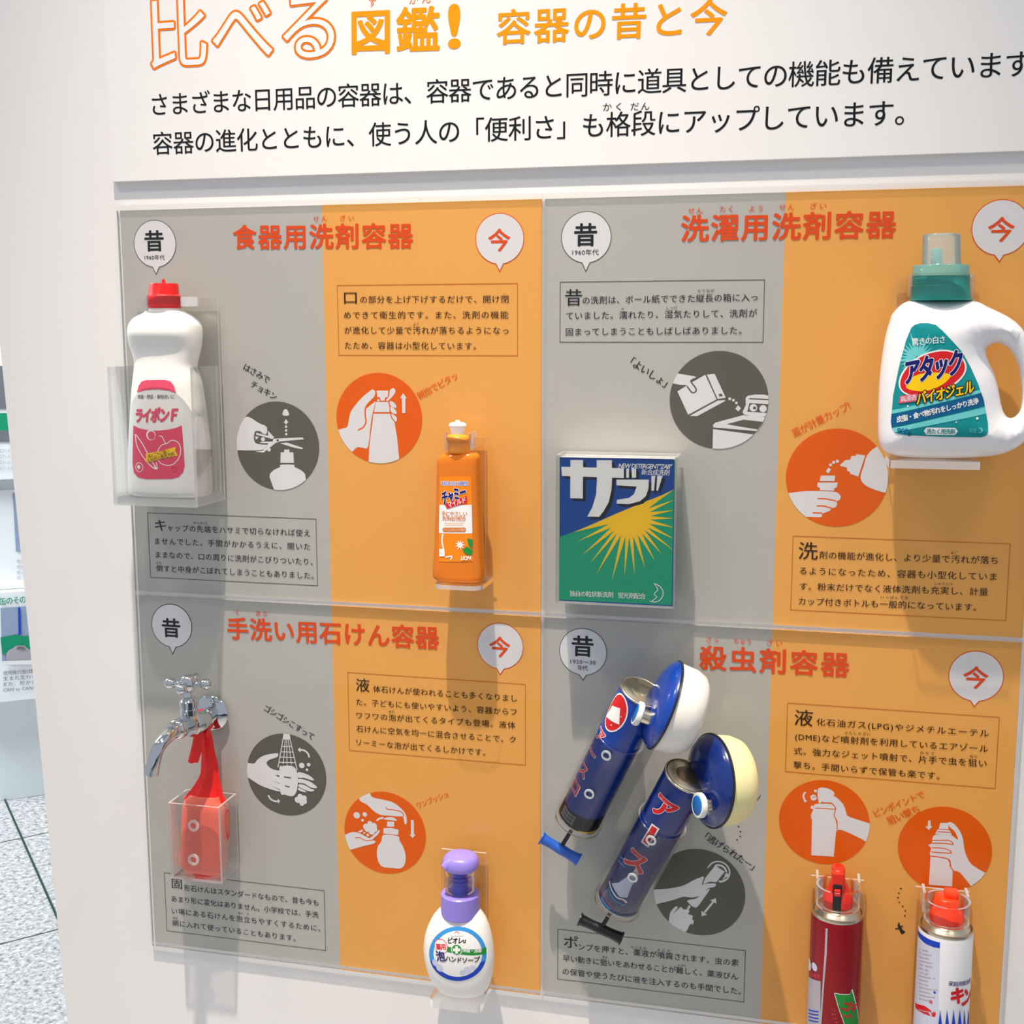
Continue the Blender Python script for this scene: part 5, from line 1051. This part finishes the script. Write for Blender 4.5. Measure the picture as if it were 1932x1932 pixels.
def f1(I):
    I.poly([(-30, 690), (60, 690), (60, 770), (-30, 772)], 'a', 1); I.poly([(-30, 780), (60, 778), (60, 812), (-30, 812)], 'C', 1); I.poly([(-30, 812), (60, 812), (60, 833), (-30, 834)], 'a', 1)
    for k in range(4): I.text('生まれ変わる材料として', (-28, 851 + k * 11), (60, 849 + k * 11), .012, 'm', lay=1)
prints(b1, f1, .05, 'board_print')
b2, _, _ = board(925, 1112, -.02, .02)
def f2(I):
    I.poly([(24, 930), (80, 926), (80, 1038), (30, 1041)], 'h', 1)
    for k in range(4): I.text('使い終わった缶は', (31, 1059 + k * 10.5), (90, 1057 + k * 10.5), .013, 'm', lay=1)
    I.poly([(10, 1112), (80, 1108), (80, 1112), (10, 1116)], 'i', 1)
prints(b2, f2, .02, 'board_print')
b3, _, _ = board(1118, 1325, -.10, .06)
def f3(I):
    I.text('缶のその後', (-1, 1135), (62, 1129), .05, 'C', bold=.012, lay=1)
    I.poly([(1, 1147), (100, 1140), (100, 1250), (4, 1250)], 'h', 1); I.poly([(1, 1202), (34, 1196), (40, 1200), (100, 1196), (100, 1232), (4, 1234)], 'C', 2)
    I.poly([(34, 1146), (38, 1145), (40, 1196), (35, 1198)], 'u', 2); I.poly([(12, 1232), (16, 1226), (24, 1222), (30, 1217), (46, 1217), (54, 1224), (90, 1226), (90, 1246), (12, 1246)], 'm', 3); I.poly([(33, 1219), (44, 1219), (50, 1224), (31, 1224)], 'a', 4)
    I.poly([(4, 1246), (100, 1243), (100, 1252), (4, 1253)], 'w', 4)
    for k, t in enumerate(('使用後の缶は集められて', '生まれ変わる飲料缶', 'また、形から作って', 'CAN to CANをめざす')): I.text(t, (6, 1270 + k * 10.5), (100, 1263 + k * 10.5), .015, 'a', lay=1)
prints(b3, f3, .06, 'board_print')
# glowing glass wall of the next bay
M_gl = clear('pale_green_glass', (.72, .95, .92), 1., .03)
Gp = [A0 - ud * .06 - nd * .02, A0 - ud * 2.2 - nd * .9]
g = G(); n2 = Vector((-(Gp[1] - Gp[0]).y, (Gp[1] - Gp[0]).x)).normalized() * .01
g.rings([[(q.x, q.y, z) for q in (Gp[0], Gp[1], Gp[1] + n2, Gp[0] + n2)] for z in (0, 2.4)])
tag(g.build('glass_partition', M_gl), 'pale green glass partition beside the white exhibit stand', 'partition')
# dark cable across the granite
def fl_(x, y):
    v = ray(x, y); t = -CAM.z / v.z; return CAM + v * t
p0, p1 = fl_(-6, 1476), fl_(112, 1742); dv = (p1 - p0).normalized()
g = G().tube([p0 - dv * .5 + Vector((0, 0, .003)), p0 + Vector((0, 0, .003)), (p0 + p1) / 2 + Vector((0, 0, .003)), p1 + Vector((0, 0, .003)), p1 + dv * .5 + Vector((0, 0, .003))], .003, 8, 4)
tag(g.build('floor_cable', mat('dark_green_cable', (16, 52, 56), .5), smooth=60), 'thin dark green cable lying straight across the granite floor', 'cable')
